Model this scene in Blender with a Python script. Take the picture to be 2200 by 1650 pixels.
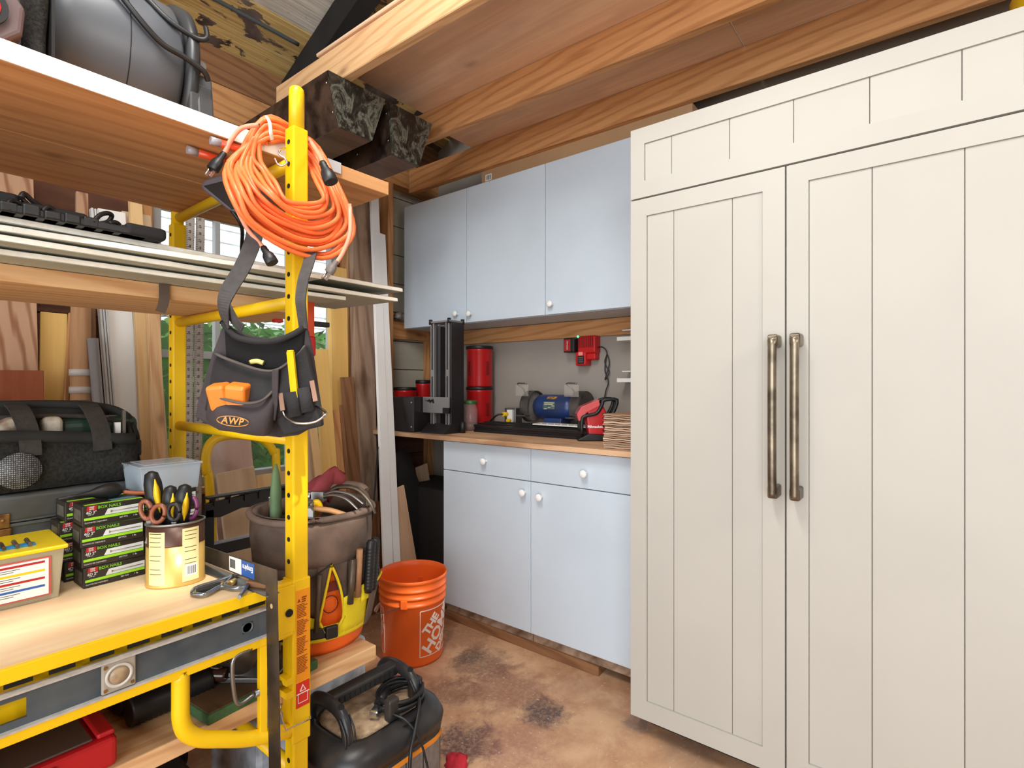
import bpy, bmesh, math, random
from mathutils import Vector, Matrix
random.seed(7)
for o in list(bpy.data.objects): bpy.data.objects.remove(o)
SC = bpy.context.scene
COL = SC.collection
# ---------------- camera ----------------
F = 1142.4                      # focal length in px of the 2200 px frame
TH = math.atan(900/F)           # the room's X axis lies this far right of the view axis
CS, SN = math.cos(TH), math.sin(TH)
H = 1.2                         # eye height
cam = bpy.data.cameras.new('camera'); camo = bpy.data.objects.new('camera', cam); COL.objects.link(camo)
cam.sensor_width = 36; cam.lens = 36*F/2200; cam.clip_start = 0.02; cam.clip_end = 200
camo.location = (0, 0, H); camo.rotation_euler = (math.pi/2, 0, TH-math.pi/2)
SC.camera = camo
# ---------------- world, lamps, exposure ----------------
w = bpy.data.worlds.new('world'); SC.world = w; w.use_nodes = True
wn = w.node_tree; bg = wn.nodes['Background']
bg.inputs[0].default_value = (0.86, 0.93, 1.0, 1); bg.inputs[1].default_value = 1.6
def area(name, loc, target, sx, sy, power, col):
    l = bpy.data.lights.new(name, 'AREA'); l.shape = 'RECTANGLE'; l.size = sx; l.size_y = sy
    l.energy = power; l.color = col
    o = bpy.data.objects.new(name, l); COL.objects.link(o); o.location = loc
    d = Vector(target)-Vector(loc); o.rotation_euler = d.to_track_quat('-Z', 'Y').to_euler()
    return o
LAMPS = [
 area('ceiling_tube_lamp', (0.1, 0.65, 2.9), (0.95, 1.0, 0.6), 0.25, 1.0, 27, (1.0, 0.97, 0.93)),
 area('low_fill_light', (-2.3, -0.9, 1.15), (1.2, 0.9, 1.35), 2.6, 2.1, 62, (0.95, 0.98, 1.0)),  # added unseen fill behind the camera, set low to brighten shelf undersides and ceiling
 area('loft_lamp', (0.9, -1.3, 2.3), (1.2, 1.8, 1.0), 0.5, 0.5, 10, (1.0, 0.95, 0.88)),
]
sun = bpy.data.lights.new('sun', 'SUN'); sun.energy = 3.5; sun.angle = math.radians(1); sun.color = (1, .97, .9)
suno = bpy.data.objects.new('sun', sun); COL.objects.link(suno); suno.rotation_euler = Vector((.25, 1, -1.15)).to_track_quat('-Z', 'Y').to_euler()
vs = SC.view_settings
vs.view_transform = 'Standard'; vs.look = 'None'; vs.exposure = 0.35; vs.gamma = 1; vs.use_curve_mapping = False

# ---------------- helpers ----------------
def ray(px, py):
    u = (px-1100)/F; v = (825-py)/F
    return Vector((CS+u*SN, SN-u*CS, v))
def at(px, py, x=None, y=None, z=None, t=None):
    """the point of the room on plane x=, y=, z= (or at depth t) seen at this photo pixel"""
    r = ray(px, py)
    if x is not None: k = x/r.x
    elif y is not None: k = y/r.y
    elif z is not None: k = (z-H)/r.z
    else: k = t
    return Vector((r.x*k, r.y*k, H+r.z*k))
def yx(px, x): r = ray(px, 825); return r.y*x/r.x       # y on plane x= at pixel column
def xy(px, y): r = ray(px, 825); return r.x*y/r.y       # x on plane y= at pixel column
def lin(c):
    def f(v):
        v /= 255.0
        return v/12.92 if v <= 0.04045 else ((v+0.055)/1.055)**2.4
    return (f(c[0]), f(c[1]), f(c[2]), 1)

MATS = {}
def nodes(name):
    m = bpy.data.materials.new(name); m.use_nodes = True
    nt = m.node_tree; b = nt.nodes['Principled BSDF']
    return m, nt, b
def ramp(nt, stops):
    r = nt.nodes.new('ShaderNodeValToRGB'); e = r.color_ramp.elements
    e[0].position, e[0].color = stops[0]; e[1].position, e[1].color = stops[-1]
    for p, c in stops[1:-1]:
        n = e.new(p); n.color = c
    return r
def coords(nt, scale=(1, 1, 1), rnd=True):
    tc = nt.nodes.new('ShaderNodeTexCoord'); src = tc.outputs['Object']
    if rnd:
        oi = nt.nodes.new('ShaderNodeObjectInfo'); ml = nt.nodes.new('ShaderNodeMath'); ml.operation = 'MULTIPLY'
        ml.inputs[1].default_value = 17.3; nt.links.new(oi.outputs['Random'], ml.inputs[0])
        ad = nt.nodes.new('ShaderNodeVectorMath'); ad.operation = 'ADD'
        nt.links.new(src, ad.inputs[0]); nt.links.new(ml.outputs[0], ad.inputs[1]); src = ad.outputs[0]
    mp = nt.nodes.new('ShaderNodeMapping'); mp.inputs['Scale'].default_value = scale
    nt.links.new(src, mp.inputs[0]); return mp.outputs[0]
def noise(nt, vec, scale, detail=4, dist=0, rough=0.5):
    n = nt.nodes.new('ShaderNodeTexNoise'); n.inputs['Scale'].default_value = scale
    n.inputs['Detail'].default_value = detail; n.inputs['Distortion'].default_value = dist
    n.inputs['Roughness'].default_value = rough
    nt.links.new(vec, n.inputs['Vector']); return n.outputs['Fac']
def mixc(nt, fac, a, b, mode='MIX'):
    m = nt.nodes.new('ShaderNodeMix'); m.data_type = 'RGBA'; m.blend_type = mode
    for s, v in ((0, fac), (6, a), (7, b)):
        if hasattr(v, 'is_output'): nt.links.new(v, m.inputs[s])
        else: m.inputs[s].default_value = v
    return m.outputs[2]
def bump(nt, b, h, strength=0.2, dist=0.002):
    n = nt.nodes.new('ShaderNodeBump'); n.inputs['Strength'].default_value = strength
    n.inputs['Distance'].default_value = dist
    nt.links.new(h, n.inputs['Height']); nt.links.new(n.outputs[0], b.inputs['Normal'])
def paint(name, c, rough=0.5, metal=0.0, var=0.08, vs_=6.0, bmp=0.0, bs=60, c2=None, cl=0.0, spec=None):
    """a plain coat with slight mottling; c2 = second colour of worn or dirty patches"""
    if name in MATS: return MATS[name]
    m, nt, b = nodes(name)
    v = coords(nt); n = noise(nt, v, vs_, 5)
    L = lin(c)
    if c2 is None: D = tuple(x*(1-var*2.0) for x in L[:3])+(1,)
    else: D = lin(c2)
    r = ramp(nt, [(0.35, D), (0.62, L)]); nt.links.new(n, r.inputs[0])
    nt.links.new(r.outputs[0], b.inputs['Base Color'])
    b.inputs['Roughness'].default_value = rough; b.inputs['Metallic'].default_value = metal
    if spec is not None: b.inputs['Specular IOR Level'].default_value = spec
    if cl: b.inputs['Coat Weight'].default_value = cl
    if bmp: bump(nt, b, noise(nt, v, bs, 3), bmp)
    MATS[name] = m; return m
def wood(name, light, dark, rough=0.6, fine=16, rings=9, knots=0.5, ringamt=0.5, dirt=None):
    """grain along the local X axis"""
    if name in MATS: return MATS[name]
    m, nt, b = nodes(name)
    v = coords(nt, (0.9, fine, fine)); n = noise(nt, v, 2.2, 6, 0.5, 0.62)
    v2 = coords(nt, (0.12, 1, 1))
    wv = nt.nodes.new('ShaderNodeTexWave'); wv.bands_direction = 'DIAGONAL'
    wv.inputs['Scale'].default_value = rings; wv.inputs['Distortion'].default_value = 4.5
    wv.inputs['Detail'].default_value = 2.5; wv.inputs['Detail Scale'].default_value = 1.3
    nt.links.new(v2, wv.inputs['Vector'])
    L, D = lin(light), lin(dark)
    r1 = ramp(nt, [(0.25, D), (0.7, L)]); nt.links.new(n, r1.inputs[0])
    r2 = ramp(nt, [(0.0, D), (0.45, L)]); nt.links.new(wv.outputs['Fac'], r2.inputs[0])
    col = mixc(nt, ringamt, r1.outputs[0], r2.outputs[0])
    if knots:
        vk = coords(nt, (0.55, 1, 1)); vo = nt.nodes.new('ShaderNodeTexVoronoi'); vo.voronoi_dimensions = '2D'; vo.inputs['Scale'].default_value = 2.3
        nt.links.new(vk, vo.inputs['Vector'])
        rk = ramp(nt, [(0.012, (1, 1, 1, 1)), (0.03, (0.5, 0.5, 0.5, 1)), (0.06, (0, 0, 0, 1))]); nt.links.new(vo.outputs['Distance'], rk.inputs[0])
        mk_ = nt.nodes.new('ShaderNodeMath'); mk_.operation = 'MULTIPLY'; mk_.inputs[1].default_value = knots
        nt.links.new(rk.outputs[0], mk_.inputs[0])
        col = mixc(nt, mk_.outputs[0], col, tuple(x*0.3 for x in D[:3])+(1,))
    if dirt:
        nd = noise(nt, coords(nt, (1, 2.5, 2.5)), 3.0, 5)
        rd = ramp(nt, [(0.50, (0, 0, 0, 1)), (0.68, (0.85, 0.85, 0.85, 1))]); nt.links.new(nd, rd.inputs[0])
        col = mixc(nt, rd.outputs[0], col, lin(dirt))
    nt.links.new(col, b.inputs['Base Color']); b.inputs['Roughness'].default_value = rough
    b.inputs['Specular IOR Level'].default_value = 0.3
    bump(nt, b, n, 0.25, 0.0015)
    MATS[name] = m; return m
def clear(name, c, rough=0.15, alpha=0.35):
    if name in MATS: return MATS[name]
    m, nt, b = nodes(name)
    b.inputs['Base Color'].default_value = lin(c); b.inputs['Roughness'].default_value = rough
    b.inputs['Alpha'].default_value = alpha; MATS[name] = m; return m
def glow(name, c, s):
    m, nt, b = nodes(name)
    b.inputs['Base Color'].default_value = lin(c); b.inputs['Emission Color'].default_value = lin(c)
    b.inputs['Emission Strength'].default_value = s; return m

# mesh pieces, all added to a bmesh
def NB(): return bmesh.new()
def box(bm, x0, x1, y0, y1, z0, z1, M=None):
    vs_ = [Vector((x, y, z)) for x in (x0, x1) for y in (y0, y1) for z in (z0, z1)]
    if M: vs_ = [M @ v for v in vs_]
    v = [bm.verts.new(p) for p in vs_]
    for f in ((0, 1, 3, 2), (4, 6, 7, 5), (0, 4, 5, 1), (2, 3, 7, 6), (0, 2, 6, 4), (1, 5, 7, 3)):
        bm.faces.new([v[i] for i in f])
    return bm
def prism(bm, pts, a, b, axis='Y', M=None):
    """closed outline pts (2-D) swept from a to b along the axis"""
    def P(p, k):
        q = {'X': (k, p[0], p[1]), 'Y': (p[0], k, p[1]), 'Z': (p[0], p[1], k)}[axis]
        q = Vector(q); return M @ q if M else q
    lo = [bm.verts.new(P(p, a)) for p in pts]; hi = [bm.verts.new(P(p, b)) for p in pts]
    n = len(pts)
    for i in range(n):
        j = (i+1) % n
        bm.faces.new((lo[i], lo[j], hi[j], hi[i]))
    bm.faces.new(lo[::-1]); bm.faces.new(hi)
    return bm
def loft(bm, rings, cap=True, smooth=True, closed=True):
    vr = [[bm.verts.new(p) for p in r] for r in rings]
    n = len(vr[0])
    for a, b in zip(vr, vr[1:]):
        for i in range(n if closed else n-1):
            j = (i+1) % n
            f = bm.faces.new((a[i], a[j], b[j], b[i])); f.smooth = smooth
    if cap and closed:
        bm.faces.new(vr[0][::-1]); bm.faces.new(vr[-1])
    return bm
def frame(d):
    d = d.normalized(); u = Vector((0, 0, 1)) if abs(d.z) < 0.95 else Vector((1, 0, 0))
    a = d.cross(u).normalized(); return a, a.cross(d).normalized()
def cyl(bm, p0, p1, r0, r1=None, seg=20, smooth=True):
    p0 = Vector(p0); p1 = Vector(p1); r1 = r0 if r1 is None else r1
    a, b = frame(p1-p0)
    rr = [[p+(a*math.cos(t)+b*math.sin(t))*r for t in [2*math.pi*i/seg for i in range(seg)]] for p, r in ((p0, r0), (p1, r1))]
    return loft(bm, rr, True, smooth)
def spline(pts, n=6, closed=False):
    P = [Vector(p) for p in pts]; out = []; m = len(P)
    rng = range(m if closed else m-1)
    for i in rng:
        if closed: p0, p1, p2, p3 = P[i-1], P[i], P[(i+1) % m], P[(i+2) % m]
        else: p0, p1, p2, p3 = P[max(i-1, 0)], P[i], P[i+1], P[min(i+2, m-1)]
        for k in range(n):
            t = k/n
            out.append(0.5*((2*p1)+(p2-p0)*t+(2*p0-5*p1+4*p2-p3)*t*t+(3*p1-p0-3*p2+p3)*t**3))
    if not closed: out.append(P[-1])
    return out
def tube(bm, pts, r, seg=8, n=6, closed=False, flat=1.0, raw=False):
    """round bar or cord along pts; r a number or list; flat<1 squashes one way"""
    P = [Vector(p) for p in pts] if raw else spline(pts, n, closed)
    m = len(P); rings = []; prev = None
    for i, p in enumerate(P):
        if closed: d = P[(i+1) % m]-P[i-1]
        else: d = P[min(i+1, m-1)]-P[max(i-1, 0)]
        if d.length < 1e-9: d = Vector((0, 0, 1))
        d.normalize()
        if prev is None: a, b = frame(d)
        else:
            a = prev-d*prev.dot(d)
            if a.length < 1e-6: a, b = frame(d)
            a.normalize(); b = d.cross(a)
        prev = a
        rr = r if not isinstance(r, (list, tuple)) else r[0]+(r[-1]-r[0])*i/(m-1) if len(r) == 2 else r[min(int(i*len(r)/m), len(r)-1)]
        rings.append([p+a*math.cos(t)*rr+b*math.sin(t)*rr*flat for t in [2*math.pi*k/seg for k in range(seg)]])
    if closed:
        rings.append(rings[0]); return loft(bm, rings, False)
    return loft(bm, rings, True)
def lathe(bm, prof, seg=32, M=None, smooth=True, cap=True, sx=1.0, sy=1.0):
    """profile (r, z) turned about local Z"""
    rings = []
    for r, z in prof:
        ring = [Vector((r*math.cos(t)*sx, r*math.sin(t)*sy, z)) for t in [2*math.pi*i/seg for i in range(seg)]]
        rings.append([M @ q for q in ring] if M else ring)
    return loft(bm, rings, cap, smooth)
def ball(bm, c, r, seg=16, sz=1.0, M=None):
    c = Vector(c)
    prof = [(max(r*math.sin(math.pi*i/8), 1e-4), -r*math.cos(math.pi*i/8)*sz) for i in range(9)]
    T = Matrix.Translation(c)
    return lathe(bm, prof, seg, (M @ T) if M else T)
def ribbon(bm, pts, wdir, wid, th, n=5):
    """flat webbing along pts"""
    P = spline(pts, n); rings = []
    for i, p in enumerate(P):
        d = (P[min(i+1, len(P)-1)]-P[max(i-1, 0)]).normalized()
        if isinstance(wdir, list):
            k = i/(len(P)-1)*(len(wdir)-1); j = min(int(k), len(wdir)-2); ww = Vector(wdir[j]).lerp(Vector(wdir[j+1]), k-j)
        else: ww = Vector(wdir)
        ww = (ww-d*ww.dot(d)).normalized(); nn = d.cross(ww)
        rings.append([p+ww*wid/2+nn*th/2, p-ww*wid/2+nn*th/2, p-ww*wid/2-nn*th/2, p+ww*wid/2-nn*th/2])
    return loft(bm, rings, True, False)

def props(o, label=None, cat=None, group=None, kind=None):
    if label: o['label'] = label
    if cat: o['category'] = cat
    if group: o['group'] = group
    if kind: o['kind'] = kind
    return o
def thing(name, label, cat, loc=(0, 0, 0), rotz=0, group=None, M=None, kind=None):
    o = bpy.data.objects.new(name, None); o.empty_display_size = 0.05; COL.objects.link(o)
    if M is not None: o.matrix_world = M
    else: o.location = loc; o.rotation_euler = (0, 0, rotz)
    return props(o, label, cat, group, kind)
def obj(name, bm, m, parent=None, loc=None, rotz=0, M=None, bev=0, label=None, cat=None, group=None, kind=None, seg=2, sub=0, solid=0):
    bmesh.ops.recalc_face_normals(bm, faces=bm.faces)
    me = bpy.data.meshes.new(name); bm.to_mesh(me); bm.free()
    for mm in (m if isinstance(m, (list, tuple)) else [m]): me.materials.append(mm)
    o = bpy.data.objects.new(name, me); COL.objects.link(o)
    if parent: o.parent = parent
    if M is not None: o.matrix_local = M
    elif loc is not None: o.location = loc; o.rotation_euler = (0, 0, rotz)
    if solid:
        s = o.modifiers.new('solidify', 'SOLIDIFY'); s.thickness = solid; s.offset = 0
    if sub:
        s = o.modifiers.new('subsurf', 'SUBSURF'); s.levels = sub; s.render_levels = sub
    if bev:
        b = o.modifiers.new('bevel', 'BEVEL'); b.width = bev; b.segments = seg; b.limit_method = 'ANGLE'; b.angle_limit = 0.7
    return props(o, label, cat, group, kind)
def rebase(o, p):
    """move a top-level mesh's origin to p (world) without moving the mesh"""
    p = Vector(p); d = o.matrix_local.inverted() @ p if False else p-o.location
    o.data.transform(Matrix.Translation(-d)); o.location = p; return o
def wobj(name, bm, m, **k):
    """a top-level mesh built in room coordinates; origin put at its base centre"""
    xs = [v.co for v in bm.verts]
    mn = Vector([min(c[i] for c in xs) for i in range(3)]); mx = Vector([max(c[i] for c in xs) for i in range(3)])
    p = Vector(((mn.x+mx.x)/2, (mn.y+mx.y)/2, mn.z))
    bmesh.ops.translate(bm, verts=bm.verts, vec=-p)
    return obj(name, bm, m, loc=p, **k)
def basis(o, x, y):
    """matrix with origin o, local X along x, local Y near y"""
    x = Vector(x).normalized(); y = Vector(y); z = x.cross(y).normalized(); y = z.cross(x)
    return Matrix(((x.x, y.x, z.x, o[0]), (x.y, y.y, z.y, o[1]), (x.z, y.z, z.z, o[2]), (0, 0, 0, 1)))
def board(name, a, b, w, t, m, wdir=(1, 0, 0), bev=0.002, **k):
    """a plank from a to b (centre line), width along wdir; grain along local X"""
    a = Vector(a); b = Vector(b); M = basis(a, b-a, wdir)
    bm = NB(); box(bm, 0, (b-a).length, -w/2, w/2, -t/2, t/2)
    return obj(name, bm, m, M=M, bev=bev, seg=1, **k)
def copy_tree(o, parent=None):
    c = o.copy(); COL.objects.link(c)
    if parent: c.parent = parent; c.matrix_parent_inverse = o.matrix_parent_inverse.copy()
    for ch in [x for x in ALLCH(o)]: copy_tree(ch, c)
    return c
def ALLCH(o): return [x for x in bpy.data.objects if x.parent == o]
def text(name, body, size, m, parent, M, bend=None, extrude=0.0004, spacing=1.0, bold=False):
    """lettering as thin raised shapes, local XY plane of M; bend = radius wraps it round local Y"""
    cu = bpy.data.curves.new(name, 'FONT'); cu.body = body; cu.size = size; cu.extrude = extrude
    cu.align_x = 'CENTER'; cu.align_y = 'CENTER'; cu.space_character = spacing; cu.resolution_u = 3
    if bold: cu.offset = size*0.02
    to = bpy.data.objects.new(name, cu); COL.objects.link(to)
    dg = bpy.context.evaluated_depsgraph_get(); dg.update()
    me = bpy.data.meshes.new_from_object(to.evaluated_get(dg))
    bpy.data.objects.remove(to); bpy.data.curves.remove(cu)
    if bend:
        for v in me.vertices:
            a = v.co.x/bend; rr = bend+v.co.z
            v.co = Vector((rr*math.sin(a), v.co.y, rr*math.cos(a)-bend))
    me.materials.clear(); me.materials.append(m)
    o = bpy.data.objects.new(name, me); COL.objects.link(o)
    if parent: o.parent = parent
    o.matrix_local = M
    return o
def fine_print(parent, x0, x1, z, n, pitch, y, m, seed=1, h=.45, name='fine_print'):
    """lines of print too small to read, on a face turned to -Y: short ragged dashes"""
    rr = random.Random(seed); bm = NB()
    for k in range(n):
        zz = z-pitch*k; x = x0+rr.uniform(0, .02)*(x1-x0); e = x0+(x1-x0)*rr.uniform(.55, 1.0)
        while x < e-.0004:
            wl = min(rr.uniform(.06, .22)*(x1-x0), e-x); box(bm, x, x+wl, y-.0002, y+.0003, zz-pitch*h/2, zz+pitch*h/2); x += wl+.02*(x1-x0)
    return obj(name, bm, m, parent, kind='stuff')
FACE_NY = lambda p: Matrix(((1, 0, 0, p[0]), (0, 0, -1, p[1]), (0, 1, 0, p[2]), (0, 0, 0, 1)))   # lettering on a face turned to -Y
FACE_NX = lambda p: Matrix(((0, 0, -1, p[0]), (-1, 0, 0, p[1]), (0, 1, 0, p[2]), (0, 0, 0, 1)))  # on a face turned to -X
FACE_UP = lambda p: Matrix(((1, 0, 0, p[0]), (0, 1, 0, p[1]), (0, 0, 1, p[2]), (0, 0, 0, 1)))
# frame of a thing that faces back along the view axis: local X to the right, local Y away, local Z up
CAMF = lambda p: Matrix(((SN, CS, 0, p[0]), (-CS, SN, 0, p[1]), (0, 0, 1, p[2]), (0, 0, 0, 1)))

# ---------------- materials ----------------
YEL = paint('yellow_enamel', (247, 200, 12), 0.38, 0, 0.05, 5, 0.05, 40)
CREAM = paint('cream_paint', (186, 183, 174), 0.55, 0, 0.02, 3, 0.06, 25)
BLUE = paint('pale_blue_paint', (208, 221, 232), 0.45, 0, 0.03, 2.5, 0.08, 18)
GREYWALL = paint('grey_drywall', (158, 151, 142), 0.8, 0, 0.04, 2.5, 0.1, 80)
FIR = wood('fir_planed', (228, 188, 140), (198, 146, 98), 0.6, 30, 14)
FIRW = wood('fir_warm', (208, 154, 102), (166, 112, 68), 0.6, 30, 14)
FIRD = wood('fir_dark', (150, 108, 74), (108, 72, 48), 0.65, 28, 14)
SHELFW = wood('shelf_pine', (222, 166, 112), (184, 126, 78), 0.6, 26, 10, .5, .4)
PALE = wood('pale_pine', (232, 198, 146), (214, 170, 112), 0.55, 14, 6, 0.4, 0.35)
YPLY = wood('yellow_plywood', (236, 196, 118), (222, 176, 96), 0.55, 20, 3, 0, 0.25)
BEIGE = wood('beige_plywood', (222, 198, 164), (206, 178, 140), 0.6, 20, 3, 0, 0.3)
ROUGH = wood('rough_sawn', (190, 152, 122), (138, 92, 64), 0.8, 10, 14, 0.6, 0.75)
GREYWOOD = wood('weathered_plank', (178, 152, 130), (126, 98, 78), 0.85, 12, 8, 0.6, 0.5, (92, 66, 46))
CEILPLY = wood('ceiling_plywood', (240, 206, 172), (210, 168, 134), 0.65, 22, 3.5, 0.9, 0.35, (214, 178, 150))
DECK = wood('platform_plywood', (232, 206, 168), (206, 168, 122), 0.5, 16, 3.5, 0.3, 0.4, (214, 178, 138))
BROWNSID = wood('brown_siding', (112, 74, 56), (78, 50, 38), 0.8, 10, 6, 0.3, 0.4)
GREYSID = wood('grey_painted_siding', (184, 180, 164), (168, 164, 150), 0.75, 8, 4, 0.3, 0.3)
BLACK = paint('black_plastic', (26, 26, 28), 0.45, 0, 0.15, 20, 0.05, 120)
BLKM = paint('black_matte', (30, 29, 30), 0.8, 0, 0.2, 12, 0.1, 150)
STEEL = paint('steel', (150, 150, 148), 0.35, 0.9, 0.1, 10)
CHROME = paint('bright_steel', (205, 205, 205), 0.2, 1.0, 0.03, 10)
BRONZE = paint('worn_bronze', (150, 138, 118), 0.38, 0.85, 0.2, 14, 0.15, 60, c2=(98, 88, 76))
WHITE = paint('white_paint', (240, 240, 238), 0.45, 0, 0.02, 5)
WHITEP = paint('white_plastic', (238, 236, 230), 0.3, 0, 0.02, 5)
RED = paint('red_plastic', (196, 24, 26), 0.35, 0, 0.06, 6)
ORANGE = paint('orange_plastic', (255, 112, 38), 0.35, 0, 0.03, 5)
DARK = paint('dark_void', (16, 14, 13), 0.9, 0, 0.1, 5)
# ================= THE SETTING =================
XW, YW = 2.53, 2.72            # back wall and window wall planes
# floor: stained concrete
def floor_mat():
    m, nt, b = nodes('stained_concrete')
    v = coords(nt, (1, 1, 1), False)
    n1 = noise(nt, v, 1.6, 8, 0.6, 0.6); n2 = noise(nt, v, 7, 8, 0.3, 0.65); n3 = noise(nt, v, 40, 4)
    r1 = ramp(nt, [(0.28, lin((162, 112, 84))), (0.48, lin((204, 152, 110))), (0.66, lin((222, 176, 134)))]); nt.links.new(n1, r1.inputs[0])
    r2 = ramp(nt, [(0.36, lin((156, 114, 90))), (0.60, lin((222, 188, 152)))]); nt.links.new(n2, r2.inputs[0])
    c = mixc(nt, 0.45, r1.outputs[0], r2.outputs[0])
    # spilled dark stains at fixed places on the slab
    def spot(c, p, rad, colr, amt):
        tc = nt.nodes.new('ShaderNodeTexCoord'); sb = nt.nodes.new('ShaderNodeVectorMath'); sb.operation = 'SUBTRACT'
        sb.inputs[1].default_value = (p[0], p[1], 0); nt.links.new(tc.outputs['Object'], sb.inputs[0])
        ln = nt.nodes.new('ShaderNodeVectorMath'); ln.operation = 'LENGTH'; nt.links.new(sb.outputs[0], ln.inputs[0])
        nn = noise(nt, v, 14, 8, 0.5, 0.75)
        ad = nt.nodes.new('ShaderNodeMath'); ad.operation = 'MULTIPLY_ADD'; ad.inputs[1].default_value = rad*2.4
        nt.links.new(nn, ad.inputs[0]); nt.links.new(ln.outputs['Value'], ad.inputs[2])
        rr = ramp(nt, [(rad*1.85, (min(1, amt*1.15),)*3+(1,)), (rad*2.45, (0, 0, 0, 1))]); nt.links.new(ad.outputs[0], rr.inputs[0])
        gn = ramp(nt, [(.32, (.4, .4, .4, 1)), (.55, (1, 1, 1, 1))]); nt.links.new(noise(nt, v, 70, 5, .3, .7), gn.inputs[0])
        mu = nt.nodes.new('ShaderNodeMath'); mu.operation = 'MULTIPLY'; nt.links.new(rr.outputs[0], mu.inputs[0]); nt.links.new(gn.outputs[0], mu.inputs[1])
        return mixc(nt, mu.outputs[0], c, lin(colr))
    for px, py, rad, cc, amt in ((1030, 1425, .13, (98, 72, 64), .55), (1010, 1410, .06, (66, 54, 54), .5), (1165, 1530, .085, (62, 54, 60), .75), (1000, 1595, .10, (72, 52, 60), .75), (1080, 1475, .16, (132, 86, 70), .55), (960, 1490, .10, (104, 72, 60), .5), (1110, 1600, .13, (150, 96, 86), .4), (1480, 1620, .1, (150, 130, 116), .35), (1370, 1555, .05, (120, 104, 98), .6), (1000, 1370, .12, (150, 108, 84), .5)):
        p = at(px, py, z=0); c = spot(c, p, rad, cc, amt)
    sp = noise(nt, v, 55, 3, 0, 0.6); rs = ramp(nt, [(0.63, (0, 0, 0, 1)), (0.72, (.6, .6, .6, 1))]); nt.links.new(sp, rs.inputs[0])
    c = mixc(nt, rs.outputs[0], c, lin((226, 208, 190)))
    nt.links.new(c, b.inputs['Base Color']); b.inputs['Roughness'].default_value = 0.55
    bump(nt, b, n3, 0.15, 0.002); return m
bm = NB(); box(bm, -2.6, XW+0.1, -2.6, YW+0.1, -0.08, 0)
obj('floor', bm, floor_mat(), kind='structure')
bm = NB(); box(bm, XW, XW+0.1, -2.6, YW+0.1, 0, 5.2); obj('wall_back', bm, GREYWALL, kind='structure')
bm = NB(); box(bm, -2.6, XW, -2.7, -2.6, 0, 5.2); obj('wall_right', bm, GREYWALL, kind='structure')

# window wall: horizontal siding planks seen between the studs, an opening for the window
WX0, WX1, WZ0, WZ1 = 0.86, 1.80, 0.72, 2.03
wl = thing('wall_left', None, None, (0, YW, 0), kind='structure')
def plank(x0, x1, z0, z1, m):
    bm = NB(); box(bm, 0, x1-x0, 0, 0.02, 0.002, z1-z0-0.003)
    obj('plank', bm, m, wl, loc=(x0, random.uniform(0, .003), z0), bev=0.002, seg=1)
z = 0.0; hs = 0.185
while z < 2.9:
    z1 = z+hs
    if z1 <= WZ0+0.02 or z >= WZ1-0.06:
        plank(-2.6, 2.1, z, z1, BROWNSID)
    else:
        plank(-2.6, WX0, z, z1, BROWNSID); plank(WX1, 2.1, z, z1, BROWNSID)
    plank(2.1, XW, z, z1, GREYSID if z > .9 else BROWNSID)
    z = z1
bm = NB(); box(bm, -2.6, WX0-.0, .022, .06, 0, 3.0); box(bm, WX1, XW, .022, .06, 0, 3.0); box(bm, WX0, WX1, .022, .06, 0, WZ0); box(bm, WX0, WX1, .022, .06, WZ1, 3.0)
obj('backing', bm, BLKM, wl)
# studs and headers
def stud(x, w=0.04, d=0.09, z0=0.0, z1=2.45, m=FIRW):
    board('trim_1', (x, YW-d/2, z0), (x, YW-d/2, z1), w, d, m, kind='structure')
for i, x in enumerate((-0.9, -0.45, -0.02, 0.36, 0.82, 1.84, 2.125)): stud(x)
stud(XW-0.03, 0.05, 0.05, 0, 2.45)
board('trim_2', (-2.6, YW-0.045, 2.53), (XW, YW-0.045, 2.53), 0.16, 0.09, FIRW, wdir=(0, 0, 1), kind='structure')
board('trim_3', (-2.6, YW-0.045, 2.695), (XW, YW-0.045, 2.695), 0.165, 0.09, FIRD, wdir=(0, 0, 1), kind='structure')
# block between stud and corner at the side of the wall cupboards
board('trim_4', (2.145, YW-0.02, 1.545), (XW-0.05, YW-0.02, 1.545), 0.11, 0.03, FIRW, wdir=(0, 0, 1), kind='structure')
# window
wf = thing('window_1', None, None, (WX0, YW, WZ0), kind='structure')
FRM = paint('window_frame_grey', (170, 172, 172), 0.5)
bm = NB(); W_, H_ = WX1-WX0, WZ1-WZ0
for a in ((0, .04, 0, H_), (W_-.04, W_, 0, H_), (0, W_, 0, .04), (0, W_, H_-.035, H_)): box(bm, a[0], a[1], -.01, .05, a[2], a[3])
obj('window_frame', bm, FRM, wf, bev=.003)
xm = xy(468, YW)-WX0
for nm, a in (('mullion', (xm-.012, xm+.012, .04, H_)), ('mullion', (.04, W_-.04, .60, .635)), ('mullion', (W_-.30, W_-.275, .04, H_))):
    bm = NB(); box(bm, a[0], a[1], 0, .035, a[2], a[3]); obj(nm, bm, FRM, wf, bev=.002)
m, nt, b = nodes('window_glass'); b.inputs['Base Color'].default_value = (1, 1, 1, 1); b.inputs['Roughness'].default_value = 0.02; b.inputs['Alpha'].default_value = 0.04; GLASS = m
bm = NB(); box(bm, .03, W_-.03, .015, .02, .03, H_-.03); obj('pane', bm, GLASS, wf)
bm = NB(); box(bm, -.06, W_+.06, -.075, .0, -.03, 0); obj('window_sill', bm, FIRW, wf, bev=.003)
bm = NB(); box(bm, -.06, W_+.06, -.03, -.012, H_-0.0, H_+.15); obj('window_header', bm, PALE, wf, bev=.003)
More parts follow.
